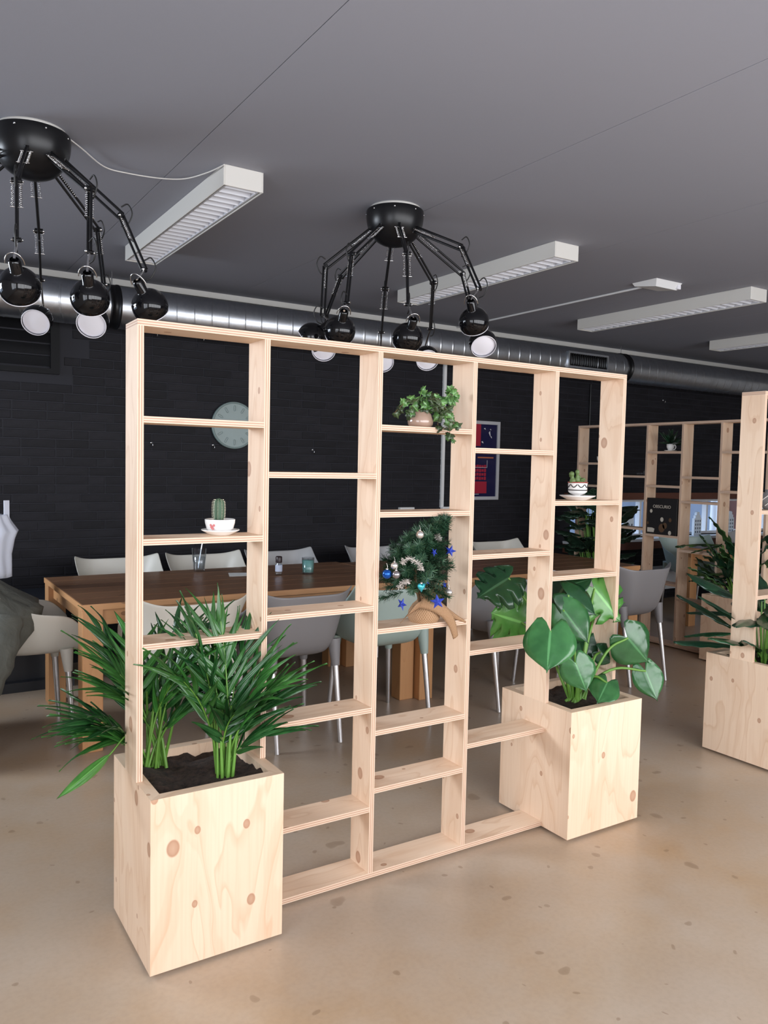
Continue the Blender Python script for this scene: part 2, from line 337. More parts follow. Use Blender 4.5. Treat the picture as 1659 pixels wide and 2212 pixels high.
# ------------------------------------------------------------------ the room
struct('floor', MB().box(XL-0.2, XR+0.2, YF-0.2, YW+0.25, -0.1, 0.0), 'concrete')
ceil = struct('ceiling', MB().box(XL-0.2, XR+0.2, YF-0.2, YW+0.25, CEIL+0.012, CEIL+0.1), 'black_paint')
xs = [0.48+1.2*k for k in range(-3, 10)]; xs[0] = XL; xs[-1] = XR
for k in range(len(xs)-1):
    link('ceiling_panel', MB().box(xs[k]+0.0015, xs[k+1]-0.0015, YF, YW, CEIL, CEIL+0.012).mesh('ceiling_panel', 'ceiling_paint'), ceil)
def wall_with_holes(name, axis, c0, c1, a0, a1, holes, mat):
    # wall slab between c0,c1 on `axis`, spanning a0..a1 and 0..CEIL, with rectangular holes (a0,a1,z0,z1)
    mb = MB()
    def bx(p, q, z0, z1):
        if q-p < 1e-4 or z1-z0 < 1e-4: return
        if axis == 'y': mb.box(p, q, c0, c1, z0, z1)
        else: mb.box(c0, c1, p, q, z0, z1)
    cur = a0
    for h0, h1, z0, z1 in sorted(holes):
        bx(cur, h0, 0, CEIL); bx(h0, h1, 0, z0); bx(h0, h1, z1, CEIL); cur = h1
    bx(cur, a1, 0, CEIL)
    return struct(name, mb, mat)
WX0, WX1, WZ0, WZ1 = 5.35, 8.9, 0.70, 1.115
wall_back = wall_with_holes('wall_back', 'y', YW+0.002, YW+0.25, XL, XR, [(WX0, WX1, WZ0, WZ1)], 'mortar_black')
wall_with_holes('wall_front', 'y', YF-0.2, YF, XL-0.2, XR+0.2, [(-1.6, 6.0, 0.6, 2.5)], 'wall_white')
wall_with_holes('wall_left', 'x', XL-0.2, XL, YF, YW, [(-3.0, -0.8, 0.65, 2.35), (1.5, 3.4, 1.4, 2.45)], 'wall_white')
wall_with_holes('wall_right', 'x', XR, XR+0.2, YF, YW, [], 'wall_white')
# window frames
def win_frame(name, axis, c0, c1, a0, a1, z0, z1, n, mat='black_paint', wd=0.05):
    root = None
    def bx(p, q, r, t): return MB().box(p, q, c0, c1, r, t) if axis == 'y' else MB().box(c0, c1, p, q, r, t)
    mb = bx(a0, a1, z0, z0+wd); 
    for b in (bx(a0, a1, z1-wd, z1), bx(a0, a0+wd, z0+wd, z1-wd), bx(a1-wd, a1, z0+wd, z1-wd)): mb.add(b.v, b.f, 0, b.uv)
    root = struct(name, mb, mat)
    for k in range(1, n):
        c = a0+(a1-a0)*k/n; link('mullion', bx(c-wd/2, c+wd/2, z0+wd, z1-wd).mesh('mullion', mat), root)
    return root
win_frame('window_1', 'y', YF-0.12, YF-0.06, -1.6, 6.0, 0.6, 2.5, 6)
win_frame('window_2', 'x', XL-0.12, XL-0.06, -3.0, -0.8, 0.65, 2.35, 2)
win_frame('window_3', 'x', XL-0.12, XL-0.06, 1.5, 3.4, 1.4, 2.45, 1)
w4 = win_frame('window_4', 'y', YW+0.10, YW+0.16, WX0, WX1, WZ0, WZ1, 3, 'white_plastic', 0.03)
gm = MB().box(WX0+0.03, WX1-0.03, YW+0.125, YW+0.131, WZ0+0.03, WZ1-0.03); link('pane', gm.mesh('pane', 'window_glass'), w4)
link('window_sill', MB().box(WX0-0.1, WX1+0.1, YW-0.16, YW+0.10, WZ0-0.025, WZ0).mesh('window_sill', 'bench_white'), w4)
struct('trim_2', MB().box(WX0-0.1, WX1+0.1, YW-0.03, YW+0.0015, WZ1, WZ1+0.075), 'frame_wood')
struct('trim_3', MB().box(WX0-0.1, WX1+0.1, YW-0.10, YW+0.0015, WZ0-0.115, WZ0-0.025), 'frame_wood')
struct('trim_1', MB().box(XL, XR, YW-0.035, YW+0.0015, CEIL-0.042, CEIL), 'lamp_white')

# bricks: the 300 that show largest are parts of the wall, the rest is one joined part
CR, BL = 0.0625, 0.22
one = {}
def brick_mesh(L):
    key = round(L, 3)
    if key not in one:
        mb = MB(); b = 0.002; y0, y1 = -0.0025, 0.002; h = CR-0.008
        vs = [(b, y0, b), (L-b, y0, b), (L-b, y0, h-b), (b, y0, h-b), (0, y0+b, 0), (L, y0+b, 0), (L, y0+b, h), (0, y0+b, h), (0, y1, 0), (L, y1, 0), (L, y1, h), (0, y1, h)]
        fs = [(0, 1, 2, 3)]+[(i+4, (i+1) % 4+4, (i+1) % 4, i) for i in range(4)]+[(i+8, (i+1) % 4+8, (i+1) % 4+4, i+4) for i in range(4)]
        mb.add(vs, fs); one[key] = (mb, mb.mesh('brick', 'brick_black'))
    return one[key]
rest = MB(); nb = 0; cand = []
VX0, VX1, VZ0, VZ1 = -0.55, 0.44, 2.0, 2.38
for r in range(int(CEIL/CR)):
    z = r*CR+0.005; x = XL+random.choice((0, 0.055, 0.11, 0.165))
    while x < XR-0.05:
        L = random.choice((BL, BL, BL, BL, BL*0.5))-0.008
        if x+L > XR: L = XR-x
        hit = (x < WX1 and x+L > WX0 and z < WZ1 and z+CR > WZ0) or (x < VX1 and x+L > VX0 and z < VZ1 and z+CR > VZ0)
        if not hit: cand.append((x, z, L))
        x += L+0.008
for x, z, L in cand:
    mb, me = brick_mesh(L)
    if nb < 300 and 0.02 < x < 2.5 and 0.9 < z < 2.42:
        o = link('brick', me, wall_back, (x, YW, z)); nb += 1
    else:
        d = random.uniform(-0.001, 0.001); rest.add([v+Vector((x, YW+d, z)) for v in mb.v], mb.f, 0)
ro = link('bricks_beyond', rest.mesh('bricks_beyond', 'brick_black'), wall_back); ro['kind'] = 'stuff'

# outside, seen through the low window
def outx(px, y): return onY(px, 1120, y).x
YO = YW+3.0
solo('street_building', MB().box(outx(1470, YO), outx(1537, YO), YO, YO+4, -0.6, 4.0).box(outx(1490, YO), outx(1515, YO), YO-0.03, YO, 1.2, 2.4), 'outside_grey', 'dark grey building outside, behind the middle paper house', 'building')
solo('street_house', MB().box(outx(1366, YO), outx(1440, YO), YO+0.5, YO+4, -0.6, 4.0).box(outx(1385, YO), outx(1405, YO), YO+0.47, YO+0.5, 0.8, 1.6), 'outside_grey', 'dark grey house outside, behind the flat-topped paper house', 'building')
solo('brick_house', MB().box(outx(1588, YO), outx(1700, YO), YO-0.4, YO+4, -0.6, 4.0).box(outx(1610, YO), outx(1640, YO), YO-0.43, YO-0.4, 0.9, 2.2), 'outside_brick', 'reddish brick house outside beyond the low window', 'building')
solo('pavement', MB().box(0, 20, YW+0.26, YW+12, -0.62, -0.6), 'outside_ground', 'pale grey pavement outside the low window', 'pavement')
xp = outx(1541, YW+1.6); solo('white_post', MB().tube([(xp, YW+1.6, -0.6), (xp, YW+1.6, 3.0)], 0.05, 12).tube([(xp, YW+1.6, -0.6), (xp, YW+1.6, -0.5)], 0.09, 12), 'white_plastic', 'white upright post outside the low window', 'post')

# vent in the wall, top left
v = thing('wall_vent', 'black louvred vent panel set in the black brick wall', 'vent', ((VX0+VX1)/2, YW, VZ0))
m = MB().box(VX0, VX1, YW-0.03, YW, VZ0, VZ0+0.035).box(VX0, VX1, YW-0.03, YW, VZ1-0.035, VZ1).box(VX1-0.055, VX1, YW-0.03, YW, VZ0+0.035, VZ1-0.035).box(VX0, VX0+0.055, YW-0.03, YW, VZ0+0.035, VZ1-0.035)
part('vent_frame', m, 'black_paint', v)
for k in range(4):
    z = VZ0+0.05+k*0.078
    part('slat', MB().add([(VX0+0.055, YW-0.02, z), (VX1-0.055, YW-0.02, z), (VX1-0.055, YW-0.002, z+0.07), (VX0+0.055, YW-0.002, z+0.07), (VX0+0.055, YW-0.012, z), (VX1-0.055, YW-0.012, z), (VX1-0.055, YW+0.002, z+0.07), (VX0+0.055, YW+0.002, z+0.07)], [(0, 1, 2, 3), (7, 6, 5, 4), (0, 4, 5, 1), (3, 2, 6, 7)]), 'black_metal', v)

# spiral duct
DY, DZ, DR = 3.30, 2.455, 0.14
duct = thing('spiral_duct', 'galvanised spiral air duct along the top of the black wall', 'duct', (4, DY, DZ))
m = MB(); seg = 40; pitch = 0.125; xs = []; x = XL
prof = [0.0, 0.40, 0.455, 0.475, 0.5, 0.525, 0.545, 0.60]
nturn = int((XR-XL)/pitch)
rows = [(k+q) for k in range(nturn) for q in prof]
vsd = []; fsd = []
for t in rows:
    for k in range(seg):
        th = 2*PI*k/seg; bump = {0.475: 0.0012, 0.5: 0.0022, 0.525: 0.0012}.get(round(t-math.floor(t), 3), 0)
        vsd.append((min(max(XL+(t+0.5*math.cos(th))*pitch, XL), XR), DY+(DR+bump)*math.cos(th), DZ+(DR+bump)*math.sin(th)))
for i in range(len(rows)-1):
    for k in range(seg): fsd.append((i*seg+k, i*seg+(k+1) % seg, (i+1)*seg+(k+1) % seg, (i+1)*seg+k))
m.add(vsd, fsd, 0, None, True); part('duct_pipe', m, 'galvanised', duct)
for x in (0.73, 5.72, -1.2):
    st = part('strap', MB().lathe([(DR+0.003, -0.035), (DR+0.008, -0.035), (DR+0.008, -0.022), (DR+0.003, -0.022), (DR+0.003, 0.022), (DR+0.008, 0.022), (DR+0.008, 0.035), (DR+0.003, 0.035)], 40, 0, Matrix.Translation((x, DY, DZ)) @ Matrix.Rotation(PI/2, 4, 'Y')), 'black_metal', duct)
    part('hanger_rod', MB().tube([(x, DY, DZ+DR), (x, DY, CEIL)], 0.004, 6), 'chrome', duct)
for gx0, gx1 in ((4.86, 5.36),):
    ga = math.radians(165)
    gz0, gz1 = DZ-0.055, DZ+0.06; gy = DY-DR-0.012
    part('grille_frame', MB().box(gx0-0.02, gx1+0.02, gy, DY-DR+0.04, gz0-0.018, gz0).box(gx0-0.02, gx1+0.02, gy, DY-DR+0.04, gz1, gz1+0.018).box(gx0-0.02, gx0, gy, DY-DR+0.04, gz0, gz1).box(gx1, gx1+0.02, gy, DY-DR+0.04, gz0, gz1).box(gx0, gx1, gy+0.018, DY-DR+0.04, gz0, gz1, 1), ['galvanised', 'black_paint'], duct)
    for k in range(17):
        x = gx0+0.015+k*(gx1-gx0-0.03)/16; part('grille_bar', MB().box(x-0.004, x+0.004, gy+0.002, gy+0.016, gz0, gz1), 'black_metal', duct)

# ceiling luminaires
def louvre_lamp(x, y, label):
    L, Wd, H = 1.58, 0.182, 0.086; t = thing('ceiling_light', label, 'light', (x+Wd/2, y+L/2, CEIL), 0, 'long louvred ceiling lights')
    z0 = CEIL-H
    body = MB().box(x, x+0.006, y, y+L, z0, CEIL, 0).box(x+Wd-0.006, x+Wd, y, y+L, z0, CEIL).box(x+0.006, x+Wd-0.006, y, y+0.006, z0, CEIL).box(x+0.006, x+Wd-0.006, y+L-0.006, y+L, z0, CEIL).box(x+0.006, x+Wd-0.006, y+0.006, y+L-0.006, CEIL-0.012, CEIL)
    bevel(part('housing', body, 'lamp_white', t), 0.0015)
    for xx in (x+0.012, x+Wd-0.020): part('reflector', MB().box(xx, xx+0.008, y+0.01, y+L-0.01, z0+0.004, z0+0.05), 'louvre_white', t)
    me = None
    for k in range(24):
        yy = y+0.04+k*(L-0.08)/23
        lo = MB().prism([(-0.025, 0.05), (0.0, 0.003), (0.025, 0.05), (0.0, 0.047)], lambda a, b: (x+0.02, yy+a, z0+b), lambda a, b: (x+Wd-0.02, yy+a, z0+b))
        if me is None: me = lo.mesh('louvre', 'louvre_white', Vector((x, yy, z0)))
        o = link('louvre', me, t); o.location = Vector((x, yy, z0))-t.location
    part('gap_shade_sheet', MB().box(x+0.0065, x+Wd-0.0065, y+0.0065, y+L-0.0065, CEIL-0.018, CEIL-0.0125), 'painted_gap_shade', t)  # added dark sheet that paints shade into the gaps between louvres
    for xx in (x+0.06, x+Wd-0.06): part('tube_lamp', MB().tube([(xx, y+0.03, z0+0.055), (xx, y+L-0.03, z0+0.055)], 0.011, 10), 'shade_white', t)
    return t
for x, lb in ((0.637, 'long pale louvred ceiling light joined by a thin cable to a black lamp'), (2.56, 'long pale louvred ceiling light between a spider lamp and the white wedge fitting'), (4.375, 'long pale louvred ceiling light on the far side of the white wedge fitting'), (6.155, 'long pale louvred ceiling light farthest from the spider lamps')):
    louvre_lamp(x, 1.02, lb)
# wedge fitting and conduit on the ceiling
P = [onZ(1375, 620, CEIL), onZ(1412, 597, CEIL), onZ(1452, 606, CEIL), onZ(1440, 625, CEIL)]
cx = sum((p.x for p in P))/4; cy = sum((p.y for p in P))/4
wf = thing('wedge_fitting', 'white faceted wedge-shaped fitting on the grey ceiling', 'fitting', (cx, cy, CEIL))
m = MB(); hx, hy = 0.13, 0.10
m.add([(cx-hx, cy-hy, CEIL), (cx+hx, cy-hy, CEIL), (cx+hx, cy+hy, CEIL), (cx-hx, cy+hy, CEIL), (cx-hx*0.8, cy-hy*0.75, CEIL-0.045), (cx+hx*0.8, cy-hy*0.75, CEIL-0.045), (cx+hx*0.9, cy+hy*0.9, CEIL-0.02), (cx-hx*0.9, cy+hy*0.9, CEIL-0.02)],
      [(0, 1, 2, 3), (7, 6, 5, 4), (0, 4, 5, 1), (1, 5, 6, 2), (2, 6, 7, 3), (3, 7, 4, 0)]); part('cover', m, 'white_plastic', wf)
part('clip', MB().box(cx+hx*0.7, cx+hx*0.95, cy-hy*0.95, cy-hy*0.6, CEIL-0.04, CEIL-0.012), 'shade_white', wf)
a = Vector((cx-0.02, cy+hy*0.9, CEIL-0.008)); b = onZ(1045, 692, CEIL-0.008); b.x = a.x
solo('ceiling_conduit', MB().tube([a, (a.x, YW-0.04, CEIL-0.008)], 0.008, 8), 'white_plastic', 'thin white conduit running along the ceiling from the wedge fitting to the wall', 'conduit')
# wall conduits and sockets
solo('wall_conduit', MB().box(3.685, 3.715, YW-0.024, YW, 1.06, CEIL-0.05).box(3.68, 3.72, YW-0.026, YW, 1.8, 1.83), 'white_plastic', 'white vertical cable trunking on the black brick wall above a socket', 'conduit')
solo('wall_pipe', MB().tube([(5.56, YW-0.015, 1.35), (5.56, YW-0.015, 2.3)], 0.009, 8), 'black_metal', 'thin dark pipe running up the black brick wall above the calathea', 'pipe')
for x, lb in ((3.236, 'white double wall socket standing free on the black brick wall'), (3.695, 'white double wall socket below the white vertical trunking')):
    t = thing('wall_socket', lb, 'socket', (x+0.075, YW, 1.03)); bevel(part('plate', MB().box(x, x+0.15, YW-0.04, YW, 0.99, 1.067), 'white_plastic', t), 0.004, 2)
    for k in (0.04, 0.11): part('outlet', MB().lathe([(0.0001, 0.0), (0.018, 0.0), (0.02, 0.003), (0.02, 0.006)], 20, 0, Matrix.Translation((x+k, YW-0.038, 1.028)) @ Matrix.Rotation(PI/2, 4, 'X')), 'lamp_white', t)
for k, (px, py, lb) in enumerate(((338, 722, 'small steel wall hook high on the black wall between vent and clock'), (438, 732, 'small steel wall hook high on the black wall between vent and clock'), (328, 960, 'small steel wall hook just lower than the clock'), (461, 965, 'small steel wall hook just lower than the clock'), (676, 975, 'lone small steel wall hook between the clock and the white trunking'), (1433, 867, 'small steel wall hook on bare black brick above the far shelf unit'))):
    p = onY(px, py, YW-0.008); h = MB().tube(bez([p+Vector((0, 0.008, 0.012)), p+Vector((0, -0.016, 0.012)), p+Vector((0, -0.026, -0.006)), p+Vector((0, -0.016, -0.02)), p+Vector((0, -0.006, -0.012))], 5), 0.0025, 6).lathe([(0.0001, -0.002), (0.009, -0.002), (0.009, 0.001), (0.0001, 0.001)], 12, 0, Matrix.Translation(p+Vector((0, 0.003, 0.012))) @ Matrix.Rotation(PI/2, 4, 'X'))
    solo('wall_hook', h, 'chrome', lb, 'hook', 'small steel hooks on the black wall', tuple(p))
# clock
cc = Vector((1.698, YW, 1.712))
ck = thing('wall_clock', 'round grey-green wall clock with raised hour marks', 'clock', cc)
MX = Matrix.Translation(cc) @ Matrix.Rotation(PI/2, 4, 'X')
part('clock_dial', MB().lathe([(0.0001, 0.03), (0.165, 0.03)], 64, 0, MX), 'clock_face', ck)
part('clock_case', MB().lathe([(0.165, 0.03), (0.172, 0.038), (0.178, 0.036), (0.180, 0.02), (0.175, 0.0), (0.0001, 0.0)], 64, 0, MX), 'clock_rim', ck)
for k in range(12):
    a = 2*PI*k/12; m = MB(); c_ = MX @ Matrix.Rotation(a, 4, 'Z')
    path = [c_ @ Vector((0.007*math.cos(q), 0.13+0.014*(1 if math.sin(q) > 0 else -1)+0.007*math.sin(q), 0.032)) for q in [2*PI*i/16 for i in range(17)]]
    m.tube(path, 0.0016, 6, cap=False); part('hour_mark', m, 'clock_mark', ck)
for a, L in ((math.radians(95), 0.075), (math.radians(98), 0.11)):
    c_ = MX @ Matrix.Rotation(a, 4, 'Z'); m = MB().add([c_ @ Vector(q) for q in ((-0.004, -0.02, 0.034), (0.004, -0.02, 0.034), (0.003, L, 0.034), (-0.003, L, 0.034), (-0.004, -0.02, 0.036), (0.004, -0.02, 0.036), (0.003, L, 0.036), (-0.003, L, 0.036))], [(0, 3, 2, 1), (4, 5, 6, 7), (0, 1, 5, 4), (1, 2, 6, 5), (2, 3, 7, 6), (3, 0, 4, 7)])
    part('clock_hand', m, 'clock_mark', ck)
# framed poster
PX0, PX1, PZ0, PZ1 = 3.83, 4.355, 1.128, 1.861
po = thing('framed_poster', 'dark navy and red poster in a silver frame on the black wall', 'poster', ((PX0+PX1)/2, YW, PZ0))
fw = 0.03; y0 = YW-0.03
part('picture_frame', MB().box(PX0, PX1, y0, YW-0.006, PZ0, PZ0+fw).box(PX0, PX1, y0, YW-0.006, PZ1-fw, PZ1).box(PX0, PX0+fw, y0, YW-0.006, PZ0+fw, PZ1-fw).box(PX1-fw, PX1, y0, YW-0.006, PZ0+fw, PZ1-fw), 'frame_silver', po)
sh = part('print_sheet', MB().box(PX0+fw, PX1-fw, y0+0.012, YW-0.006, PZ0+fw, PZ1-fw), 'print_navy', po)
yp = y0+0.011
def fl(x0, x1, z0, z1, mat, nm='printed_block', k=0): part(nm, MB().box(x0, x1, yp-0.0006*k, yp+0.001, z0, z1), mat, sh)
fl(4.0, 4.215, PZ0+0.06, PZ0+0.17, 'print_red'); fl(4.02, 4.13, PZ0+0.5, PZ1-fw, 'print_red')
def text(body, size, loc, rot, mat, parent, name='lettering', align='LEFT', ext=0.0006):
    cu = bpy.data.curves.new(name, 'FONT'); cu.body = body; cu.size = size; cu.extrude = ext; cu.align_x = align
    ob = bpy.data.objects.new(name, cu); COL.objects.link(ob)
    dg = bpy.context.evaluated_depsgraph_get(); me = bpy.data.meshes.new_from_object(ob.evaluated_get(dg)); bpy.data.objects.remove(ob)
    me.materials.clear(); me.materials.append(MAT[mat]); M = Matrix.Translation(Vector(loc)-wpos(parent)) @ rot
    me.transform(M); return link(name, me, parent)
RXW = Matrix.Rotation(PI/2, 4, 'X')
for k in range(4):                     # four rows of unreadable red print
    z = PZ0+0.185+(3-k)*0.037
    for q in range(7): fl(4.0+q*0.03, 4.0+q*0.03+0.024, z+0.003*(q % 2), z+0.03-0.002*(q % 3), 'print_red')
fl(4.0, 4.125, PZ0+0.05, PZ0+0.053, 'print_white', 'printed_line')
fr_ = [(4.12, 4.215, 0.30, 0.303), (4.213, 4.216, 0.30, 0.37), (4.06, 4.12, 0.30, 0.303)]
for x0, x1, z0, z1 in fr_: fl(x0, x1, PZ0+z0, PZ0+z1, 'print_white', 'printed_line', 1)
fl(4.10, 4.29, PZ0+0.388, PZ0+0.40, 'print_orange')
for (x, z, dx, dz) in ((4.175, 0.665, 0.012, 0.012), (4.245, 0.66, 0.008, 0.01), (4.235, 0.628, 0.012, 0.04), (4.15, 0.54, 0.014, 0.014), (4.255, 0.59, 0.008, 0.015)):
    part('printed_spot', MB().add([(x-dx, yp-0.0006, PZ0+z), (x, yp-0.0006, PZ0+z-dz*0.6), (x+dx, yp-0.0006, PZ0+z-dz), (x+dx*0.3, yp-0.0006, PZ0+z+dz*0.4)], [(0, 1, 2, 3)]), 'print_white', sh)

# ------------------------------------------------------------------ plywood shelf units with planters
T, UD, UH, PH, PF, PB, PT, G = 0.0183, 0.1228, 1.8279, 0.5094, 0.1426, 0.1315, 0.034, 0.012
PW = 0.3986
def mitre(mb, o0, o1, i0, i1, z0, z1):
    # a planter panel: outer edge o0-o1, inner edge i0-i1 in plan
    o0, o1, i0, i1 = [Vector((p[0], p[1], 0)) for p in (o0, o1, i0, i1)]
    Z = lambda p, z: Vector((p.x, p.y, z)); L = (o1-o0).length
    vs = [Z(o0, z0), Z(o1, z0), Z(i1, z0), Z(i0, z0), Z(o0, z1), Z(o1, z1), Z(i1, z1), Z(i0, z1)]
    h = z1-z0
    mb.add(vs, [(0, 1, 5, 4)], 0, [[(0, 0), (0, L), (h, L), (h, 0)]])
    mb.add(vs, [(2, 3, 7, 6)], 0, [[(0, 0), (0, L), (h, L), (h, 0)]])
    mb.add(vs, [(4, 5, 6, 7)], 0, [[(0, 0), (L, 0), (L-PT, PT), (PT, PT)]])
    mb.add(vs, [(3, 2, 1, 0)], 0, [[(0, 0), (L, 0), (L-PT, PT), (PT, PT)]])
    mb.add(vs, [(1, 2, 6, 5), (3, 0, 4, 7)], 0)
def soil_mesh(x0, x1, y0, y1, z, seed):
    n = 26; m = MB(); vs = []; fs = []
    for j in range(n+1):
        for i in range(n+1):
            x = x0+(x1-x0)*i/n; y = y0+(y1-y0)*j/n
            h = 0.022*noise.noise(Vector((x*9+seed, y*9, 0)))+0.012*noise.noise(Vector((x*30+seed, y*30, 3)))
            vs.append((x, y, z+h))
    for j in range(n):
        for i in range(n): a = j*(n+1)+i; fs.append((a, a+1, a+n+2, a+n+1))
    return m.add(vs, fs, 0, None, True)
def shelf_unit(label, loc, rz, ups, bays, end):
    t = thing('shelf_unit', label, 'shelf', loc, rz)
    def b(nm, lo, hi, th, gr): return bevel(lpart(nm, MB().board(lo, hi, th, gr), ['ply_face', 'ply_edge'], t), 0.0012)
    b('top_board', (0, 0, UH-T), (ups[5]+T, UD, UH), 2, 0)
    for i, u in enumerate(ups): b('upright', (u, 0, PH if i in (0, 1, 4, 5) else G+T), (u+T, UD, UH-T), 0, 2)
    b('base_board', (PW, 0, G), (ups[4], UD, G+T), 2, 0)
    for i, hs in enumerate(bays):
        for h in hs:
            x0 = ups[i]+T; x1 = ups[i+1]
            if h < PH: x0 = max(x0, PW) if i == 1 else x0
            b('shelf', (x0, 0, h-T), (x1, UD, h), 2, 0)
    for k, (xa, xb) in enumerate(((0, PW), (ups[4], end))):
        ya, yb = -PF, UD+PB; ia, ib, ja, jb = xa+PT, xb-PT, ya+PT, yb-PT
        for nm, q in (('front', ((xa, ya), (xb, ya), (ia, ja), (ib, ja))), ('right', ((xb, ya), (xb, yb), (ib, ja), (ib, jb))), ('back', ((xb, yb), (xa, yb), (ib, jb), (ia, jb))), ('left', ((xa, yb), (xa, ya), (ia, jb), (ia, ja)))):
            m = MB(); mitre(m, *q, G, PH); bevel(lpart('planter_panel', m, 'ply_face', t), 0.0012)
        lpart('soil', soil_mesh(ia-0.004, ib+0.004, ja-0.004, jb+0.004, PH-0.028, k*5.3+loc[0]), 'soil', t)
        for fx in (xa+0.05, xb-0.05):
            for fy in (ya+0.05, yb-0.05): lpart('foot', MB().lathe([(0.0001, 0), (0.018, 0), (0.018, G+0.002), (0.0001, G+0.002)], 14, 0, Matrix.Translation((fx, fy, 0))), 'black_paint', t)
    return t
UPS = [0, 0.384, 0.7915, 1.194, 1.599, 1.9817]
shelf_unit('tall plywood shelf unit with two square planters and a small decorated tree on a shelf', (0, 0, 0), 0, UPS,
           [(1.5591, 1.2112, 0.9089), (1.4067, 0.9602, 0.6113, 0.2645), (1.5704, 1.277, 0.8793, 0.5278, 0.326), (1.5048, 1.1148, 0.7606, 0.4115), (1.3087, 1.0114)], 1.9985)
shelf_unit('plywood shelf unit with dark broad leaves in its planter, standing beside the monstera unit', (2.976, 0, 0), 0, UPS,
           [(onY(1653, 1103, 0).z, onY(1645, 1287, 0).z), (1.4, 0.96, 0.61, 0.27), (1.57, 1.28, 0.88, 0.53, 0.33), (1.5, 1.11, 0.76, 0.41), (1.31, 1.01)], 1.9985)
UBX, UBY = 4.80, 2.955
UPB = [0, 0.385, 0.768, 1.114, 1.461, 1.842]
shelf_unit('far plywood shelf unit holding a black game box, standing crosswise near the low window', (UBX, UBY, 0), -PI/2, UPB,
           [(1.495, 1.295), (1.39, 0.95), (1.594, 1.315, 0.91, 0.52), (1.394, 1.198, 0.806, 0.41), (1.594, 1.293)], 1.86)

# ------------------------------------------------------------------ tables
TH = 0.733
def table(label, x0, x1, y0, y1, n=6):
    t = thing('dining_table', label, 'table', ((x0+x1)/2, (y0+y1)/2, 0))
    w_ = (y1-y0)/n
    for k in range(n): bevel(part('tabletop_plank', MB().box(x0, x1, y0+k*w_+0.002, y0+(k+1)*w_-0.002, TH-0.028, TH, 0, 0), 'table_top_wood', t), 0.002)
    e = 0.004
    part('table_edge', MB().box(x0-e, x1+e, y0-e, y0, TH-0.03, TH-0.001, 0, 0).box(x0-e, x0, y0, y1, TH-0.03, TH-0.001, 0, 1).box(x1, x1+e, y0, y1, TH-0.03, TH-0.001, 0, 1).box(x0-e, x1+e, y1, y1+e, TH-0.03, TH-0.001, 0, 0), 'table_leg_wood', t)
    lw = 0.098
    for lx in (x0, x1-lw):
        for ly in (y0, y1-lw): bevel(part('leg', MB().box(lx, lx+lw, ly, ly+lw, 0, TH-0.028, 0, 2), 'table_leg_wood', t), 0.003)
    for ya in (y0+0.03, y1-0.055): part('apron', MB().box(x0+lw, x1-lw, ya, ya+0.025, TH-0.11, TH-0.028, 0, 0), 'table_leg_wood', t)
    for xa in (x0+0.03, x1-0.055): part('apron', MB().box(xa, xa+0.025, y0+lw, y1-lw, TH-0.11, TH-0.028, 0, 1), 'table_leg_wood', t)
    return t
table('long brown plank table with a drinking glass, bottle and mint candle on it', 0.208, 2.157, 1.71, 2.72)
table('bare long brown plank table behind the monstera planter', 2.165, 4.135, 1.655, 2.655)
table('wooden table beyond the crosswise shelf unit, near the low window', 5.70, 7.4, 1.45, 2.46)

# ------------------------------------------------------------------ shell chairs
def shell_mesh():
    rows = [((-0.275, 0.775), (0.272, -0.205, 0.81)), ((-0.272, 0.755), (0.274, -0.185, 0.785)), ((-0.262, 0.68), (0.272, -0.11, 0.715)), ((-0.248, 0.59), (0.268, -0.03, 0.672)),
            ((-0.225, 0.51), (0.266, 0.05, 0.655)), ((-0.175, 0.452), (0.265, 0.11, 0.65)), ((-0.08, 0.432), (0.263, 0.155, 0.642)), ((0.04, 0.428), (0.26, 0.185, 0.625)), ((0.15, 0.432), (0.256, 0.21, 0.6)), ((0.225, 0.44), (0.25, 0.235, 0.57)), ((0.245, 0.436), (0.245, 0.25, 0.55))]
    nc = 14; vs = []
    for (cy, cz), (ex, ey, ez) in rows:
        for j in range(2*nc+1):
            c = (j-nc)/nc; a = abs(c)
            k = max(0.0, (a-0.25)/0.75)**2.6
            # tub: width saturates while the wall climbs
            xw = ex*(1-(1-a)**1.5*1.0)*(1-0.20*(1-k)*a) if a > 0 else 0
            vs.append((math.copysign(xw, c) if c else 0, cy+(ey-cy)*k, cz+(ez-cz)*k))
    nn = 2*nc+1; fs = [(i*nn+j, i*nn+j+1, (i+1)*nn+j+1, (i+1)*nn+j) for i in range(len(rows)-1) for j in range(nn-1)]
    m = MB().add(vs, fs, 0, None, True); return m
SHELL = shell_mesh()
def make_chair(col, label, x, y, rz, group=None):
    t = thing('shell_chair', label, 'chair', (x, y, 0), rz, group)
    o = lpart('shell', SHELL, col, t)
    sd = o.modifiers.new('thick', 'SOLIDIFY'); sd.thickness = 0.007; sd.offset = 0
    o.modifiers.new('smooth', 'SUBSURF').levels = 1; o.modifiers['smooth'].render_levels = 1
    for sx in (-1, 1):
        for fy, ty, zt, xt, xb in ((-1, -0.185, 0.525, 0.178, 0.178), (1, 0.165, 0.46, 0.178, 0.205)):
            a = Vector((sx*xt, ty, zt)); b = Vector((sx*xb, -0.275 if fy < 0 else 0.195, 0.0)); q = a.lerp(b, 0.26)
            lpart('leg_socket', MB().tube([a, a.lerp(b, 0.13), q], [0.034, 0.028, 0.021], 14), col, t)
            lpart('leg', MB().tube([a.lerp(b, 0.2), b], [0.0165, 0.0125], 14), 'aluminium', t)
    return t
YC = 1.525   # chairs along the front of the tables, backs to the shelf unit
make_chair('chair_cream', 'cream shell chair at the long table, behind the palms', 0.64, YC+0.02, 0)
make_chair('chair_grey', 'grey shell chair with rounded back, between the cream and the mint chair', 1.208, YC, 0)
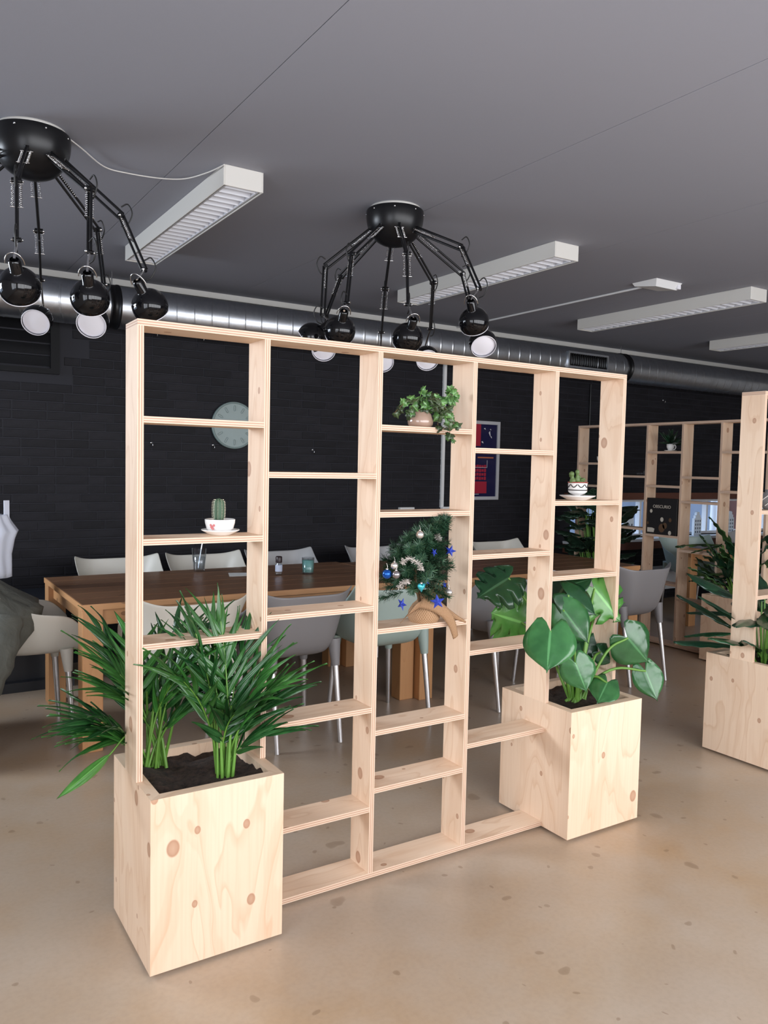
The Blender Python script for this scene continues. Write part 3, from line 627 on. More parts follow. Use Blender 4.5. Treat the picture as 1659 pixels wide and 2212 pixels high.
make_chair('chair_mint', 'pale mint shell chair behind the small decorated tree', 1.772, YC-0.005, 0)
make_chair('chair_grey', 'grey shell chair behind the split monstera leaves, facing the bare table', 2.625, YC-0.01, 0)
make_chair('chair_light', 'light grey shell chair hidden behind the monstera leaves', 3.19, YC, 0)
make_chair('chair_grey', 'grey shell chair near the free corner of the bare table, beside the monstera', 3.75, YC-0.02, 0)
YB = 2.90
make_chair('chair_cream', 'cream shell chair on the wall side of the table, nearest the olive coat', 0.72, YB, PI)
make_chair('chair_cream', 'cream shell chair on the wall side, behind the drinking glass', 1.31, YB, PI)
make_chair('chair_light', 'light grey shell chair on the wall side, behind the mint candle', 1.885, YB, PI)
make_chair('chair_light', 'light grey shell chair on the wall side, behind the small decorated tree', 2.72, YB, PI)
make_chair('chair_cream', 'cream shell chair on the wall side of the bare table', 3.97, YB, PI)
make_chair('chair_cream', 'cream shell chair at the table head with the olive coat over its back', 0.03, 2.20, -PI/2)
make_chair('chair_mint', 'pale mint shell chair beyond the crosswise shelf unit', 6.12, 2.66, PI-0.5)
make_chair('chair_light', 'light grey shell chair below the low window, beside the reddish brick view', 7.15, 2.72, PI+0.3)

# ------------------------------------------------------------------ black spider lamps
def along(px, py, target, L, prefer):
    # point on the pixel's ray at distance L from target; prefer 'near' or 'far' or a point to stay close to
    d = ray(px, py).normalized(); o = CAM-target; b = o.dot(d); c = o.length_squared-L*L; D = b*b-c
    if D <= 0: return CAM+d*(-b)
    s1, s2 = -b-math.sqrt(D), -b+math.sqrt(D)
    if prefer == 'near': return CAM+d*s1
    if prefer == 'far': return CAM+d*s2
    p1, p2 = CAM+d*s1, CAM+d*s2
    return p1 if (p1-prefer).length < (p2-prefer).length else p2
def spider_lamp(label, c, arms, extra):
    t = thing('spider_lamp', label, 'lamp', c)
    part('mount_plate', MB().lathe([(0.0001, CEIL), (0.125, CEIL), (0.125, CEIL-0.014), (0.0001, CEIL-0.014)], 48, 0, Matrix.Translation((c.x, c.y, 0))), 'lamp_white', t)
    prof = [(0.0001, -0.006), (0.138, -0.006), (0.141, -0.012)]+[(0.141*math.cos(a)**0.8 if a < PI/2-0.01 else 0.0001, -0.03-0.145*math.sin(a)) for a in [PI/2*k/14 for k in range(15)]]
    part('canopy_dome', MB().lathe(prof, 56, 0, Matrix.Translation((c.x, c.y, CEIL-0.008))), 'black_metal', t)
    for k in range(8):
        a = 2*PI*k/8+0.2; part('screw', MB().lathe([(0.0001, 0.003), (0.004, 0.002), (0.004, -0.002)], 8, 0, frame_to(Vector((c.x+0.14*math.cos(a), c.y+0.14*math.sin(a), CEIL-0.03)), (math.cos(a), math.sin(a), 0))), 'chrome', t)
    def arm(S, E, Wp, C_, direc):
        side = (E-S).cross(Vector((0, 0, 1)))
        side = side.normalized() if side.length > 1e-4 else Vector((1, 0, 0))
        up1 = (E-S).normalized().cross(side).normalized(); 
        up2 = (Wp-E).normalized().cross(side).normalized()
        A = part('arm', MB().tube([S+up1*0.012, E+up1*0.012], 0.0055, 8).tube([S-up1*0.012, E-up1*0.012], 0.0055, 8).tube([S-up1*0.018, S+up1*0.018], 0.009, 8).tube([E-side*0.016, E+side*0.016], 0.011, 10), 'black_metal', t)
        part('lower_arm', MB().tube([E+up2*0.009, Wp+up2*0.009], 0.0052, 8).tube([E-up2*0.009, Wp-up2*0.009], 0.0052, 8).tube([Wp-side*0.013, Wp+side*0.013], 0.008, 10), 'black_metal', A)
        for P0, P1, sd in ((S.lerp(E, 0.05), S.lerp(E, 0.42), side*0.014), (E.lerp(Wp, 0.04), E.lerp(Wp, 0.45), side*0.013)):
            for sg in (-1, 1):
                m = MB(); q0, q1 = P0+sd*sg, P1+sd*sg; ax = (q1-q0).normalized(); u_ = ax.orthogonal().normalized(); v_ = ax.cross(u_)
                m.tube([q0.lerp(q1, k/60)+(u_*math.cos(k*2*PI/5)+v_*math.sin(k*2*PI/5))*0.0042 for k in range(61)], 0.0012, 4, cap=False)
                m.tube([q0-sd*sg, q0+sd*sg*0.6], 0.002, 6).tube([q1-sd*sg, q1+sd*sg*0.6], 0.002, 6); part('spring', m, 'chrome', A)
        for Q in (E+side*0.018, E-side*0.018, Wp+side*0.015, Wp-side*0.015): part('bolt', MB().lathe([(0.0001, 0.004), (0.005, 0.003), (0.005, -0.004)], 8, 0, frame_to(Q, side)), 'chrome', A)
        out = (E-Vector((c.x, c.y, E.z))); out.z = 0; out = out.normalized() if out.length > 1e-4 else Vector((1, 0, 0))
        for Q in (E, Wp): part('cable_loop', MB().tube(bez([Q+Vector((0, 0, 0.035)), Q+out*0.025+Vector((0, 0, 0.045)), Q+out*0.042+Vector((0, 0, 0.01)), Q+out*0.025-Vector((0, 0, 0.03)), Q-Vector((0, 0, 0.04))], 6), 0.0028, 6), 'cable_black', A)
        direc = direc.normalized(); M = frame_to(C_, direc); R_ = 0.068
        # bell shade, opening along +z
        pr = [(0.014, -0.118), (0.020, -0.112), (0.020, -0.072)]+[(R_*math.sin(a), -0.004-R_*math.cos(a)) for a in [0.33+(2.05-0.33)*k/14 for k in range(15)]]
        zr = -0.004-R_*math.cos(2.05); rr = R_*math.sin(2.05)
        part('shade', MB().lathe(pr, 36, 0, M), 'black_gloss', A)
        R3 = R_-0.003
        part('shade_lining', MB().lathe([(R3*math.sin(a), -0.004-R3*math.cos(a)) for a in [2.05-k*(2.05-0.05)/12 for k in range(13)]]+[(0.0001, -0.004-R3)], 36, 0, M), 'shade_white', A)
        part('shade_rim', MB().tube([M @ Vector((rr*math.cos(q), rr*math.sin(q), zr)) for q in [2*PI*k/36 for k in range(37)]], 0.0018, 6, cap=False), 'shade_white', A)
        part('bulb', MB().lathe([(rr*0.97, zr-0.012), (rr*0.7, zr-0.006), (rr*0.3, zr-0.003), (0.0001, zr-0.002)], 30, 0, M), 'shade_white', A)
        top = M @ Vector((0, 0, -0.118))
        part('yoke', MB().tube(bez([Wp, Wp.lerp(top, 0.5), top], 4), 0.0045, 8).tube([M @ Vector((0.03*math.sin(q), 0, -0.10-0.045*math.cos(q))) for q in [-PI/2+PI*k/12 for k in range(13)]], 0.0022, 6), 'chrome', A)
    for (ex, ey, wx, wy, sx, sy, nf, opn) in arms:
        zs = CEIL-0.115
        guess = onZ(ex, ey, CEIL-0.25); S = Vector((c.x, c.y, zs))
        for _ in range(4):
            E = along(ex, ey, S, 0.30, nf)
            h = Vector((E.x-c.x, E.y-c.y, 0)); h = h.normalized() if h.length > 1e-3 else Vector((0, -1, 0))
            S = Vector((c.x+h.x*0.115, c.y+h.y*0.115, zs))
        Wp = along(wx, wy, E, 0.255, E+h*0.05-Vector((0, 0, 0.24)))
        C_ = along(sx, sy, Wp, 0.15, Wp+h*0.02-Vector((0, 0, 0.15)))
        direc = {'away': Vector((0.25, 0.75, -0.62)), 'open': Vector((-0.35, -0.72, -0.5)), 'side': Vector((0.55, 0.45, -0.7)), 'down': Vector((0.05, 0.12, -1)), 'tilt': Vector((-0.3, -0.62, -0.62)), 'left': Vector((-0.6, 0.5, -0.6))}[opn]
        arm(S, E, Wp, C_, direc)
    for ang in extra:
        h = Vector((math.cos(ang), math.sin(ang), 0)); S = c+h*0.115; S.z = CEIL-0.115; E = S+h*0.24-Vector((0, 0, 0.18)); Wp = E+h*0.05-Vector((0, 0, 0.25)); arm(S, E, Wp, Wp+h*0.02-Vector((0, 0, 0.15)), -h*0.3-Vector((0, 0, 1)))
    return t
spider_lamp('black spider lamp with eight jointed arms, hanging clear of any cable', Vector((1.545, 1.085, CEIL)),
    [(703, 576, 697, 682, 672, 730, 'near', 'left'), (760, 550, 749, 654, 734, 716, 'near', 'away'), (736, 598, 704, 684, 699, 752, 'far', 'open'), (832, 624, 824, 718, 826, 778, 'far', 'open'),
     (879, 548, 881, 658, 880, 732, 'near', 'away'), (936, 611, 930, 710, 922, 774, 'far', 'open'), (997, 535, 1035, 624, 1024, 697, 'near', 'side'), (999, 592, 1016, 655, 1043, 742, 'far', 'tilt')], [])
spider_lamp('black spider lamp joined to a ceiling light by a thin pale cable', Vector((-0.095, 1.13, CEIL)),
    [(36, 391, 37, 518, 43, 622, 'near', 'away'), (84, 499, 88, 605, 80, 692, 'far', 'open'), (194, 409, 193, 544, 195, 646, 'near', 'away'), (211, 497, 224, 615, 200, 696, 'far', 'open'), (262, 467, 312, 583, 325, 664, 'near', 'side')], [math.radians(140), math.radians(195)])
# thin cable from the cropped lamp to the first ceiling light
zc = CEIL-0.012
cp = [onZ(x, y, zc) for x, y in ((150, 300), (178, 322), (225, 360), (275, 374), (345, 385), (400, 386), (450, 372), (484, 356))]
solo('lamp_cable', MB().tube(bez(cp, 6), 0.003, 6), 'cable_white', 'thin pale cable looping along the ceiling to the first ceiling light', 'cable')
cp = [onZ(x, y, zc) for x, y in ((918, 462), (975, 545), (1010, 555), (1060, 565), (1100, 558), (1150, 540))]

# ------------------------------------------------------------------ leaves
def leaf(A, Tp, wd, nrm, shape='lance', fold=0.25, curl=0.12, wavy=0.0, rows=14, seed=0):
    A = Vector(A); Tp = Vector(Tp); L = (Tp-A).length; d = (Tp-A).normalized(); n = Vector(nrm); n = (n-d*n.dot(d)).normalized(); sdv = d.cross(n)
    nc = 4; vs = []; uvs_ = []; m = MB()
    for i in range(rows+1):
        t = i/rows
        if shape == 'heart': hw = (0.62*math.sin(PI*min(1, (t*0.80+0.23)))**0.8)*(1-t**6)
        elif shape == 'split': hw = 0.62*math.sin(PI*min(1, t*0.82+0.2))**0.8*(1-t**6)
        elif shape == 'lance': hw = 0.5*math.sin(PI*t**0.75)**0.9
        elif shape == 'blade': hw = 0.5*(min(1, t/0.18)**0.7)*(1-max(0, (t-0.25)/0.75)**1.5)
        elif shape == 'oval': hw = 0.5*math.sin(PI*(t*0.97+0.02))**0.75
        else: hw = 0.5*(1-abs(2*t-0.7))
        hw = max(hw, 0.003)*wd
        notch = 1.0
        if shape == 'split' and 0.12 < t < 0.9: notch = 1.0 if (t*4.6+0.2) % 1 < 0.62 else 0.42
        for j in range(-nc, nc+1):
            c = j/nc
            back = -0.36*L*math.sin(0.85*PI*abs(c))*(1-t)**1.5 if shape in ('heart', 'split') else 0
            sweep = 0.10*L*abs(c)*(0.5+t)*(1-t) if shape == 'split' else 0
            wv = wavy*wd*math.sin(t*26+c*2+seed)*abs(c)**1.5
            z = -fold*hw*abs(c)**1.3 - curl*L*t*t + wv + 0.02*L*math.sin(c*9+t*4+seed)*abs(c)
            cc_ = c*(notch if abs(c) > 0.5 else 1)
            vs.append(A+d*(t*L+back+sweep)+sdv*(cc_*hw)+n*z); uvs_.append((c, t))
    nn = 2*nc+1; fs = []; uv = []
    for i in range(rows):
        for j in range(nn-1):
            q = (i*nn+j, i*nn+j+1, (i+1)*nn+j+1, (i+1)*nn+j); fs.append(q); uv.append([uvs_[k] for k in q])
    return m.add(vs, fs, 0, uv, True)
def leafpart(name, m, mat, root, thick=0.0008):
    o = part(name, m, mat, root); sd = o.modifiers.new('thick', 'SOLIDIFY'); sd.thickness = thick; sd.offset = 0; return o
def frond(root, base, az, length, lean, droop, mat, n=13, ll=0.17, rng=random):
    # a feathery palm frond: stalk that arches outward, narrow leaflets on both sides
    h = Vector((math.cos(az), math.sin(az), 0)); pts = []; p = Vector(base); ang = lean; N = 16; st = length/N
    for k in range(N+1):
        pts.append(p.copy()); p = p+(h*math.sin(ang)+Vector((0, 0, math.cos(ang))))*st; ang += droop/N*(0.4+1.4*k/N)
    m = MB().tube(pts, [0.0042*(1-0.75*k/N)+0.0004 for k in range(N+1)], 6, 1)
    side = Vector((-h.y, h.x, 0))
    for k in range(n):
        t = 0.44+0.55*k/(n-1); i = min(int(t*N), N-1); q = pts[i].lerp(pts[i+1], t*N-i); tg = (pts[i+1]-pts[i]).normalized(); up = side.cross(tg)
        if up.z < 0: up = -up
        for sg in ((-1, 1) if k < n-1 else (0,)):
            spread = 1.0-0.6*t+rng.uniform(-0.22, 0.22)
            d = (tg*math.cos(spread)+side*sg*math.sin(spread)+up*rng.uniform(0.05, 0.3)).normalized()
            L = ll*(1.1-0.9*abs(t-0.66))*rng.uniform(0.85, 1.15)
            lf = leaf(q, q+d*L, 0.022*rng.uniform(0.8, 1.15), up*0.8+side*sg*0.3+Vector((rng.uniform(-.3, .3), rng.uniform(-.3, .3), 0.2)), 'blade', 0.45, 0.14+rng.uniform(0, 0.36), rows=8)
            m.add(lf.v, lf.f, 0, lf.uv, True)
    return part('frond', m, [mat, 'stem_green'], root)
def palm(label, base, specs, spread, mat2):
    t = thing('areca_palm', label, 'palm', (base[0], base[1], PH-0.03))
    rng = random.Random(int(base[0]*1000)+3)
    for i, (az, L, lean, droop) in enumerate(specs):
        b = Vector((base[0]+rng.uniform(-spread, spread), base[1]+rng.uniform(-spread, spread), PH-0.035))
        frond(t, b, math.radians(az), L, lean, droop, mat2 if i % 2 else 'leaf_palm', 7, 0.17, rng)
    for k in range(8):
        b = Vector((base[0]+rng.uniform(-spread, spread)*1.1, base[1]+rng.uniform(-spread, spread), PH-0.035)); tp = b+Vector((rng.uniform(-.03, .03), rng.uniform(-.03, .03), rng.uniform(0.12, 0.24)))
        part('cane', MB().tube(bez([b, b.lerp(tp, .5)+Vector((rng.uniform(-.006, .006), rng.uniform(-.006, .006), 0)), tp], 4), [0.0055]*5+[0.005]*4, 8) if 0 else MB().tube([b, b.lerp(tp, .5), tp], [0.006, 0.005, 0.0035], 8), 'stem_green', t)
    return t
palm('areca palm at the back of its planter, leaning outward past the upright', (0.10, 0.185),
     [(178, 0.33, 0.24, 0.9), (195, 0.28, 0.34, 1.1), (155, 0.40, 0.16, 0.8), (120, 0.46, 0.12, 0.8), (85, 0.44, 0.10, 0.8), (40, 0.46, 0.16, 0.8), (10, 0.46, 0.14, 0.8), (180, 0.24, 0.36, 1.2), (310, 0.40, 0.12, 0.9), (0, 0.44, 0.08, 0.7), (170, 0.21, 0.4, 1.2), (75, 0.32, 0.25, 1.0), (190, 0.19, 0.45, 1.3), (340, 0.3, 0.2, 1.2), (20, 0.28, 0.3, 1.2)], 0.035, 'leaf_palm_dark')
palm('bright areca palm at the front of the palm planter', (0.262, -0.015),
     [(0, 0.38, 0.10, 0.6), (40, 0.42, 0.08, 0.5), (80, 0.46, 0.06, 0.4), (130, 0.44, 0.12, 0.6), (320, 0.36, 0.2, 0.9), (270, 0.26, 0.12, 0.9), (200, 0.40, 0.15, 0.8), (350, 0.30, 0.24, 1.0), (15, 0.30, 0.22, 0.9), (180, 0.46, 0.05, 0.3), (100, 0.48, 0.03, 0.25), (335, 0.2, 0.3, 1.2)], 0.026, 'leaf_palm_dark')
# the long stray leaf of the back palm that hangs beside the planter
pal = [o for o in COL.objects if o.name == 'areca_palm'][0]
q = [Vector((0.09, 0.17, PH-0.03)), onY(285, 1585, 0.16), onY(235, 1632, 0.14)]
m = MB().tube(bez(q, 8), [0.003]*17, 6, 1); lf = leaf(onY(238, 1629, 0.14), onY(118, 1732, 0.06), 0.034, (0.2, -0.6, 0.6), 'lance', 0.5, -0.1); m.add(lf.v, lf.f, 0, lf.uv, True)
part('frond', m, ['leaf_bright', 'stem_green'], pal)
def petiole(root, base, mid, A, r=0.004, mat='stem_green'): part('petiole', MB().tube(bez([base, mid, A], 7), [r*1.5-(r*0.5)*k/14 for k in range(15)], 7), mat, root)
# monstera: leaves set out one by one
mo = thing('monstera', 'monstera with large glossy heart-shaped leaves in a plywood planter', 'monstera', (1.80, 0.04, PH-0.03))
mbase = Vector((1.79, 0.02, PH-0.03))
camdir = (CAM-Vector((1.8, 0, 0.9))).normalized()
ML = [  # attach px, tip px, depth at attach, depth at tip, width ratio, shape, material, normal lift
    (1189, 1363, 1181, 1452, -0.20, -0.26, 0.98, 'heart', 'leaf_monstera', 0.35),
    (1243, 1432, 1268, 1496, -0.13, -0.17, 0.95, 'heart', 'leaf_monstera', 0.35),
    (1312, 1474, 1291, 1517, -0.10, -0.16, 0.72, 'heart', 'leaf_monstera', 0.2),
    (1355, 1377, 1404, 1433, -0.06, -0.10, 1.05, 'heart', 'leaf_monstera', 0.4),
    (1394, 1448, 1421, 1515, -0.08, -0.14, 0.78, 'heart', 'leaf_monstera', 0.35),
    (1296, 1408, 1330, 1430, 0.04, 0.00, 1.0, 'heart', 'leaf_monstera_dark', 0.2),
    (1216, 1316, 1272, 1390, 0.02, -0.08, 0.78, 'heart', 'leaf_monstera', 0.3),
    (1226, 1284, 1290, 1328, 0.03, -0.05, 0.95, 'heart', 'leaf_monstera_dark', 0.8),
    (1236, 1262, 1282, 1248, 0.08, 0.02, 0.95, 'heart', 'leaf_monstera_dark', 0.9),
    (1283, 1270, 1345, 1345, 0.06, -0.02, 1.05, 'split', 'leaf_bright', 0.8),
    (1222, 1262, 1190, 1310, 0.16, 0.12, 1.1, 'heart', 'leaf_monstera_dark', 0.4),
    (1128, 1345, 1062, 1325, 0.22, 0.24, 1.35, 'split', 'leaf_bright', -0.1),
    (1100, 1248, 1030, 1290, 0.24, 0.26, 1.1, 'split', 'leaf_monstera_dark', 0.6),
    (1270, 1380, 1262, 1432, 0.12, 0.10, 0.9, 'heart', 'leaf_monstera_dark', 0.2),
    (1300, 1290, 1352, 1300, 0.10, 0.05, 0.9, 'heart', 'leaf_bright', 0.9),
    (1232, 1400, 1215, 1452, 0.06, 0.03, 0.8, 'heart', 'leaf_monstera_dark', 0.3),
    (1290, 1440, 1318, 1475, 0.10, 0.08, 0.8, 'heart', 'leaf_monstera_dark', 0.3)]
for i, (ax, ay, tx, ty, ya, yt, wr, shp, mt, lift) in enumerate(ML):
    A = onY(ax, ay, ya); Tp = onY(tx, ty, yt); L = (Tp-A).length
    leafpart('leaf', leaf(A, Tp, L*wr, camdir+Vector((0, 0, lift)), shp, 0.22, 0.06, 0.012, 40 if shp == 'split' else 16, i), mt, mo, 0.0012)
    b = mbase+Vector((random.uniform(-.03, .03), random.uniform(-.03, .03), 0)); md = b.lerp(A, 0.55)+Vector((0, 0, 0.06)); petiole(mo, b, md, A+(Tp-A)*0.02, 0.0045)
for k in range(3):
    a = k*2.1; b = mbase+Vector((0.02*math.cos(a), 0.02*math.sin(a), 0)); part('stalk', MB().tube([b, b+Vector((0.012*math.cos(a), 0.012*math.sin(a), 0.11))], [0.013, 0.008], 9), 'stem_green', mo)
def rosette(name, label, cat, base, n, mat, lmin, lmax, wr, shape, zr, wavy=0.0, spread=0.05, seed=1, stalk=0.1, lean=(0.5, 1.35)):
    rng = random.Random(seed); t = thing(name, label, cat, base); B = Vector(base)
    for i in range(n):
        az = i*2.399+rng.uniform(-.3, .3); hgt = rng.uniform(*zr); h = Vector((math.cos(az), math.sin(az), 0)); b = B+h*rng.uniform(0, spread)
        A = b+h*rng.uniform(0.02, 0.10)+Vector((0, 0, hgt)); L = rng.uniform(lmin, lmax); th = rng.uniform(*lean)
        d = h*math.sin(th)+Vector((0, 0, math.cos(th))); Tp = A+d*L
        n_ = Vector((0, 0, 1))*math.sin(th)-h*math.cos(th)
        leafpart('leaf', leaf(A, Tp, L*wr, n_, shape, 0.35, 0.2, wavy, 16, i), mat if not isinstance(mat, list) else mat[i % len(mat)], t)
        petiole(t, b, b.lerp(A, 0.5)+h*(-0.005), A, 0.0035)
    return t
rosette('dieffenbachia', 'dark broad-leaved plant in the planter of the unit beside the monstera', 'plant', (3.17, 0.06, PH-0.035), 30, ['leaf_dieff', 'leaf_dieff', 'leaf_monstera_dark'], 0.22, 0.31, 0.40, 'oval', (0.03, 0.32), 0.02, 0.09, 5, lean=(0.8, 1.65))
rosette('wavy_leaf_plant', 'bushy plant with wavy narrow leaves in the near planter of the crosswise unit', 'plant', (4.86, 1.30, PH-0.035), 54, ['leaf_wavy', 'leaf_dieff', 'leaf_wavy'], 0.24, 0.34, 0.27, 'lance', (0.08, 0.42), 0.10, 0.09, 9, lean=(0.4, 1.7))
rosette('calathea', 'dark calathea with striped leaves in the far planter of the crosswise unit', 'plant', (4.86, 2.74, PH-0.035), 64, 'leaf_calathea', 0.2, 0.3, 0.72, 'oval', (0.10, 0.62), 0.03, 0.11, 13, lean=(0.5, 1.7))

# ------------------------------------------------------------------ small things on the shelves
def mpp(P): return (Vector(P)-CAM).dot(_F)/FPX
TR = lambda p: Matrix.Translation(Vector(p))
# cactus in a white bowl on a saucer
ys = 0.055; zs = 1.2112; c = onY(476, 1150, ys); c.z = zs; k = mpp(c)
def mesh_at(mb, c):
    mb.v = [v+Vector(c) for v in mb.v]; return mb
def saucer(label, c, r, h=0.016):
    m = mesh_at(MB().lathe([(0.0001, 0.0), (r*0.5, 0.0), (r*0.55, 0.002), (r*0.92, h*0.8), (r, h), (r*0.99, h+0.002), (r*0.9, h*0.8+0.003), (r*0.5, 0.006), (0.0001, 0.006)], 44), c)
    return solo('saucer', m, 'white_ceramic', label, 'saucer', None, tuple(c))
saucer('white saucer under the bowl with the upright cactus', c, 41*k)
b = c+Vector((-1*k, 0, 0.006)); R_ = 32.5*k; H_ = 30*k
pc = thing('potted_cactus', 'upright ribbed cactus in a white bowl with a pink flower print', 'cactus', b)
part('bowl', mesh_at(MB().lathe([(0.0001, 0), (R_*0.62, 0), (R_*0.66, 0.004), (R_*0.88, H_*0.35), (R_*0.98, H_*0.75), (R_, H_), (R_*0.96, H_+0.001), (R_*0.93, H_*0.75), (R_*0.8, H_*0.35), (0.0001, H_*0.3)], 44), b), 'white_ceramic', pc)
part('soil', mesh_at(MB().lathe([(R_*0.93, H_*0.84), (R_*0.5, H_*0.9), (0.0001, H_*0.92)], 28), b), 'soil', pc)
m = MB(); nr = 9; segc = nr*6; rows = 20; hc = 50*k; rc = 11*k; vs = []; fs = []
for i in range(rows+1):
    t = i/rows; rr = rc*(0.82+0.25*math.sin(PI*min(t*0.8+0.1, 1)))*(1 if t < 0.8 else math.sqrt(max(0.0, 1-((t-0.8)/0.2)**2)))
    for j in range(segc):
        a = 2*PI*j/segc; q = rr*(0.86+0.16*abs(math.cos(nr*a/2))**0.8); vs.append(b+Vector((-3*k+q*math.cos(a), q*math.sin(a), H_*0.85+t*hc)))
for i in range(rows):
    for j in range(segc): fs.append((i*segc+j, i*segc+(j+1) % segc, (i+1)*segc+(j+1) % segc, (i+1)*segc+j))
part('cactus_body', m.add(vs, fs, 0, None, True), 'cactus_green', pc)
m = MB()
for j in range(nr):
    a = 2*PI*j/nr
    for i in range(1, 15):
        t = i/15; rr = rc*(0.82+0.25*math.sin(PI*min(t*0.8+0.1, 1)))*(1 if t < 0.8 else math.sqrt(max(0.0, 1-((t-0.8)/0.2)**2)))*1.02
        P = b+Vector((-3*k+rr*math.cos(a), rr*math.sin(a), H_*0.85+t*hc)); o_ = Vector((math.cos(a), math.sin(a), 0))
        m.add([P+o_*0.0015+Vector((0, 0, .0012)), P+o_*0.0015-Vector((0, 0, .0012)), P+o_.cross(Vector((0, 0, 1)))*0.0012+o_*0.001, P-o_.cross(Vector((0, 0, 1)))*0.0012+o_*0.001, P+o_*0.006], [(0, 2, 4), (2, 1, 4), (1, 3, 4), (3, 0, 4)])
part('spines', m, 'spine_pale', pc)
fa = math.radians(218)
for da, dz, s_ in ((0, 0, 1), (0.14, 0.3, .7), (-0.1, .35, .6), (0.08, -.3, .7)):
    a = fa+da; P = b+Vector((R_*0.955*math.cos(a), R_*0.955*math.sin(a), H_*(0.5+dz*0.4))); o_ = Vector((math.cos(a), math.sin(a), 0.0)); sd = o_.cross(Vector((0, 0, 1)))
    part('flower_print', MB().add([P+o_*0.002+(sd*math.cos(q)+Vector((0, 0, math.sin(q))))*0.007*s_*(0.6+0.4*math.cos(5*q/2)**2) for q in [2*PI*i/15 for i in range(15)]], [tuple(range(15))]), 'decor_pink', pc)

# ivy in a beige vase
c = onY(908, 920, 0.06); c.z = 1.5704; k = mpp(c)
iv = thing('potted_ivy', 'trailing ivy in a glossy beige vase above the small decorated tree', 'ivy', c)
part('vase', mesh_at(MB().lathe([(0.0001, 0), (22*k, 0), (27*k, 6*k), (28*k, 14*k), (24*k, 27*k), (15*k, 37*k), (13*k, 41*k), (15*k, 44*k), (13.5*k, 44*k), (11.5*k, 40*k), (13*k, 36*k), (0.0001, 30*k)], 44), c), 'vase_beige', iv)
part('soil', mesh_at(MB().lathe([(11.5*k, 40*k), (0.0001, 41*k)], 20), c), 'soil', iv)
def ivy_leaf(P, d, s_, mt):
    d = Vector(d).normalized(); n = (camdir+Vector((random.uniform(-.5, .5), random.uniform(-.5, .5), random.uniform(0, .8)))); n = (n-d*n.dot(d)).normalized(); sd = d.cross(n)
    ol = [(0, 0.0), (0.35, -0.15), (0.6, 0.1), (0.42, 0.32), (0.5, 0.55), (0.22, 0.62), (0, 1.0), (-0.22, 0.62), (-0.5, 0.55), (-0.42, 0.32), (-0.6, 0.1), (-0.35, -0.15)]
    m = MB(); m.add([P+(sd*x+d*y)*s_-n*(abs(x)*0.15*s_) for x, y in ol]+[P+d*0.4*s_], [(i, (i+1) % 12, 12) for i in range(12)], 0, [[(ol[i][0], ol[i][1]), (ol[(i+1) % 12][0], ol[(i+1) % 12][1]), (0, 0.4)] for i in range(12)], True)
    leafpart('leaf', m, mt, iv, 0.0006)
top = c+Vector((0, 0, 42*k))
vines = [((914, 838, 0.05), [(905, 868)], 'leaf_ivy'), ((925, 852, 0.04), [(915, 872)], 'leaf_ivy'), ((852, 892, 0.05), [(885, 862), (868, 876)], 'leaf_ivy_dark'), ((886, 905, 0.03), [(893, 872)], 'leaf_ivy_dark'), ((980, 835, 0.03), [(930, 868), (960, 862)], 'leaf_ivy'), ((990, 848, 0.03), [(945, 870), (978, 858)], 'leaf_ivy'), ((975, 955, -0.03), [(930, 862), (955, 880), (968, 915)], 'leaf_ivy_dark'), ((985, 925, -0.035), [(935, 866), (965, 885)], 'leaf_ivy_dark'), ((950, 900, 0.05), [(925, 866), (940, 875)], 'leaf_ivy_dark'), ((938, 850, 0.06), [(922, 868)], 'leaf_ivy_dark'), ((922, 885, 0.0), [(918, 870)], 'leaf_ivy'), ((945, 940, 0.0), [(930, 868), (945, 890)], 'leaf_ivy_dark')]
for (ex, ey, ye), mids, mt in vines:
    pts = [top+Vector((random.uniform(-.008, .008), random.uniform(-.008, .008), -0.01))]+[onY(x, y, 0.06+(ye-0.06)*((i+1)/(len(mids)+1))**0.3) for i, (x, y) in enumerate(mids)]+[onY(ex, ey, ye)]
    cv = bez(pts, 8); part('vine', MB().tube(cv, 0.0012, 5), 'stem_green' if mt == 'leaf_ivy' else 'stem_brown', iv)
    nl = max(4, int(sum((cv[i+1]-cv[i]).length for i in range(len(cv)-1))/0.012))
    for j in range(nl):
        q = cv[min(len(cv)-1, 3+int(j*(len(cv)-3)/nl))]
        ivy_leaf(q+Vector((random.uniform(-.006, .006), random.uniform(-.006, .004), random.uniform(-.006, .006))), (random.uniform(-1, 1), random.uniform(-.6, .2), random.uniform(-1, .6)), random.uniform(0.022, 0.034), mt if random.random() < 0.75 else 'leaf_ivy')

# succulent in a footed cup on a saucer
c = onY(1247, 1079, 0.045); c.z = 1.3087; k = mpp(c)
saucer('wide white saucer under the footed cup with the small succulent', c, 38.5*k, 10*k)
cb = c+Vector((0, 0, 0.0062))
sc_ = thing('potted_succulent', 'small lumpy succulent in a white footed cup with dark garlands', 'succulent', cb)
part('cup', mesh_at(MB().lathe([(0.0001, 0), (9*k, 0), (6*k, 5*k), (7*k, 8*k), (15*k, 11*k), (20*k, 15*k), (20.5*k, 33*k), (21*k, 36*k), (19.5*k, 36*k), (19*k, 16*k), (0.0001, 13*k)], 40), cb), 'white_ceramic', sc_)
part('cup_rim', mesh_at(MB().lathe([(20.7*k, 34*k), (21.4*k, 34*k), (21.6*k, 36*k), (20*k, 36.6*k)], 40), cb), 'rim_red', sc_)
part('cup_band', mesh_at(MB().lathe([(20.6*k, 18*k), (20.9*k, 18*k), (20.9*k, 20*k), (20.6*k, 20*k)], 40), cb), 'decor_black', sc_)
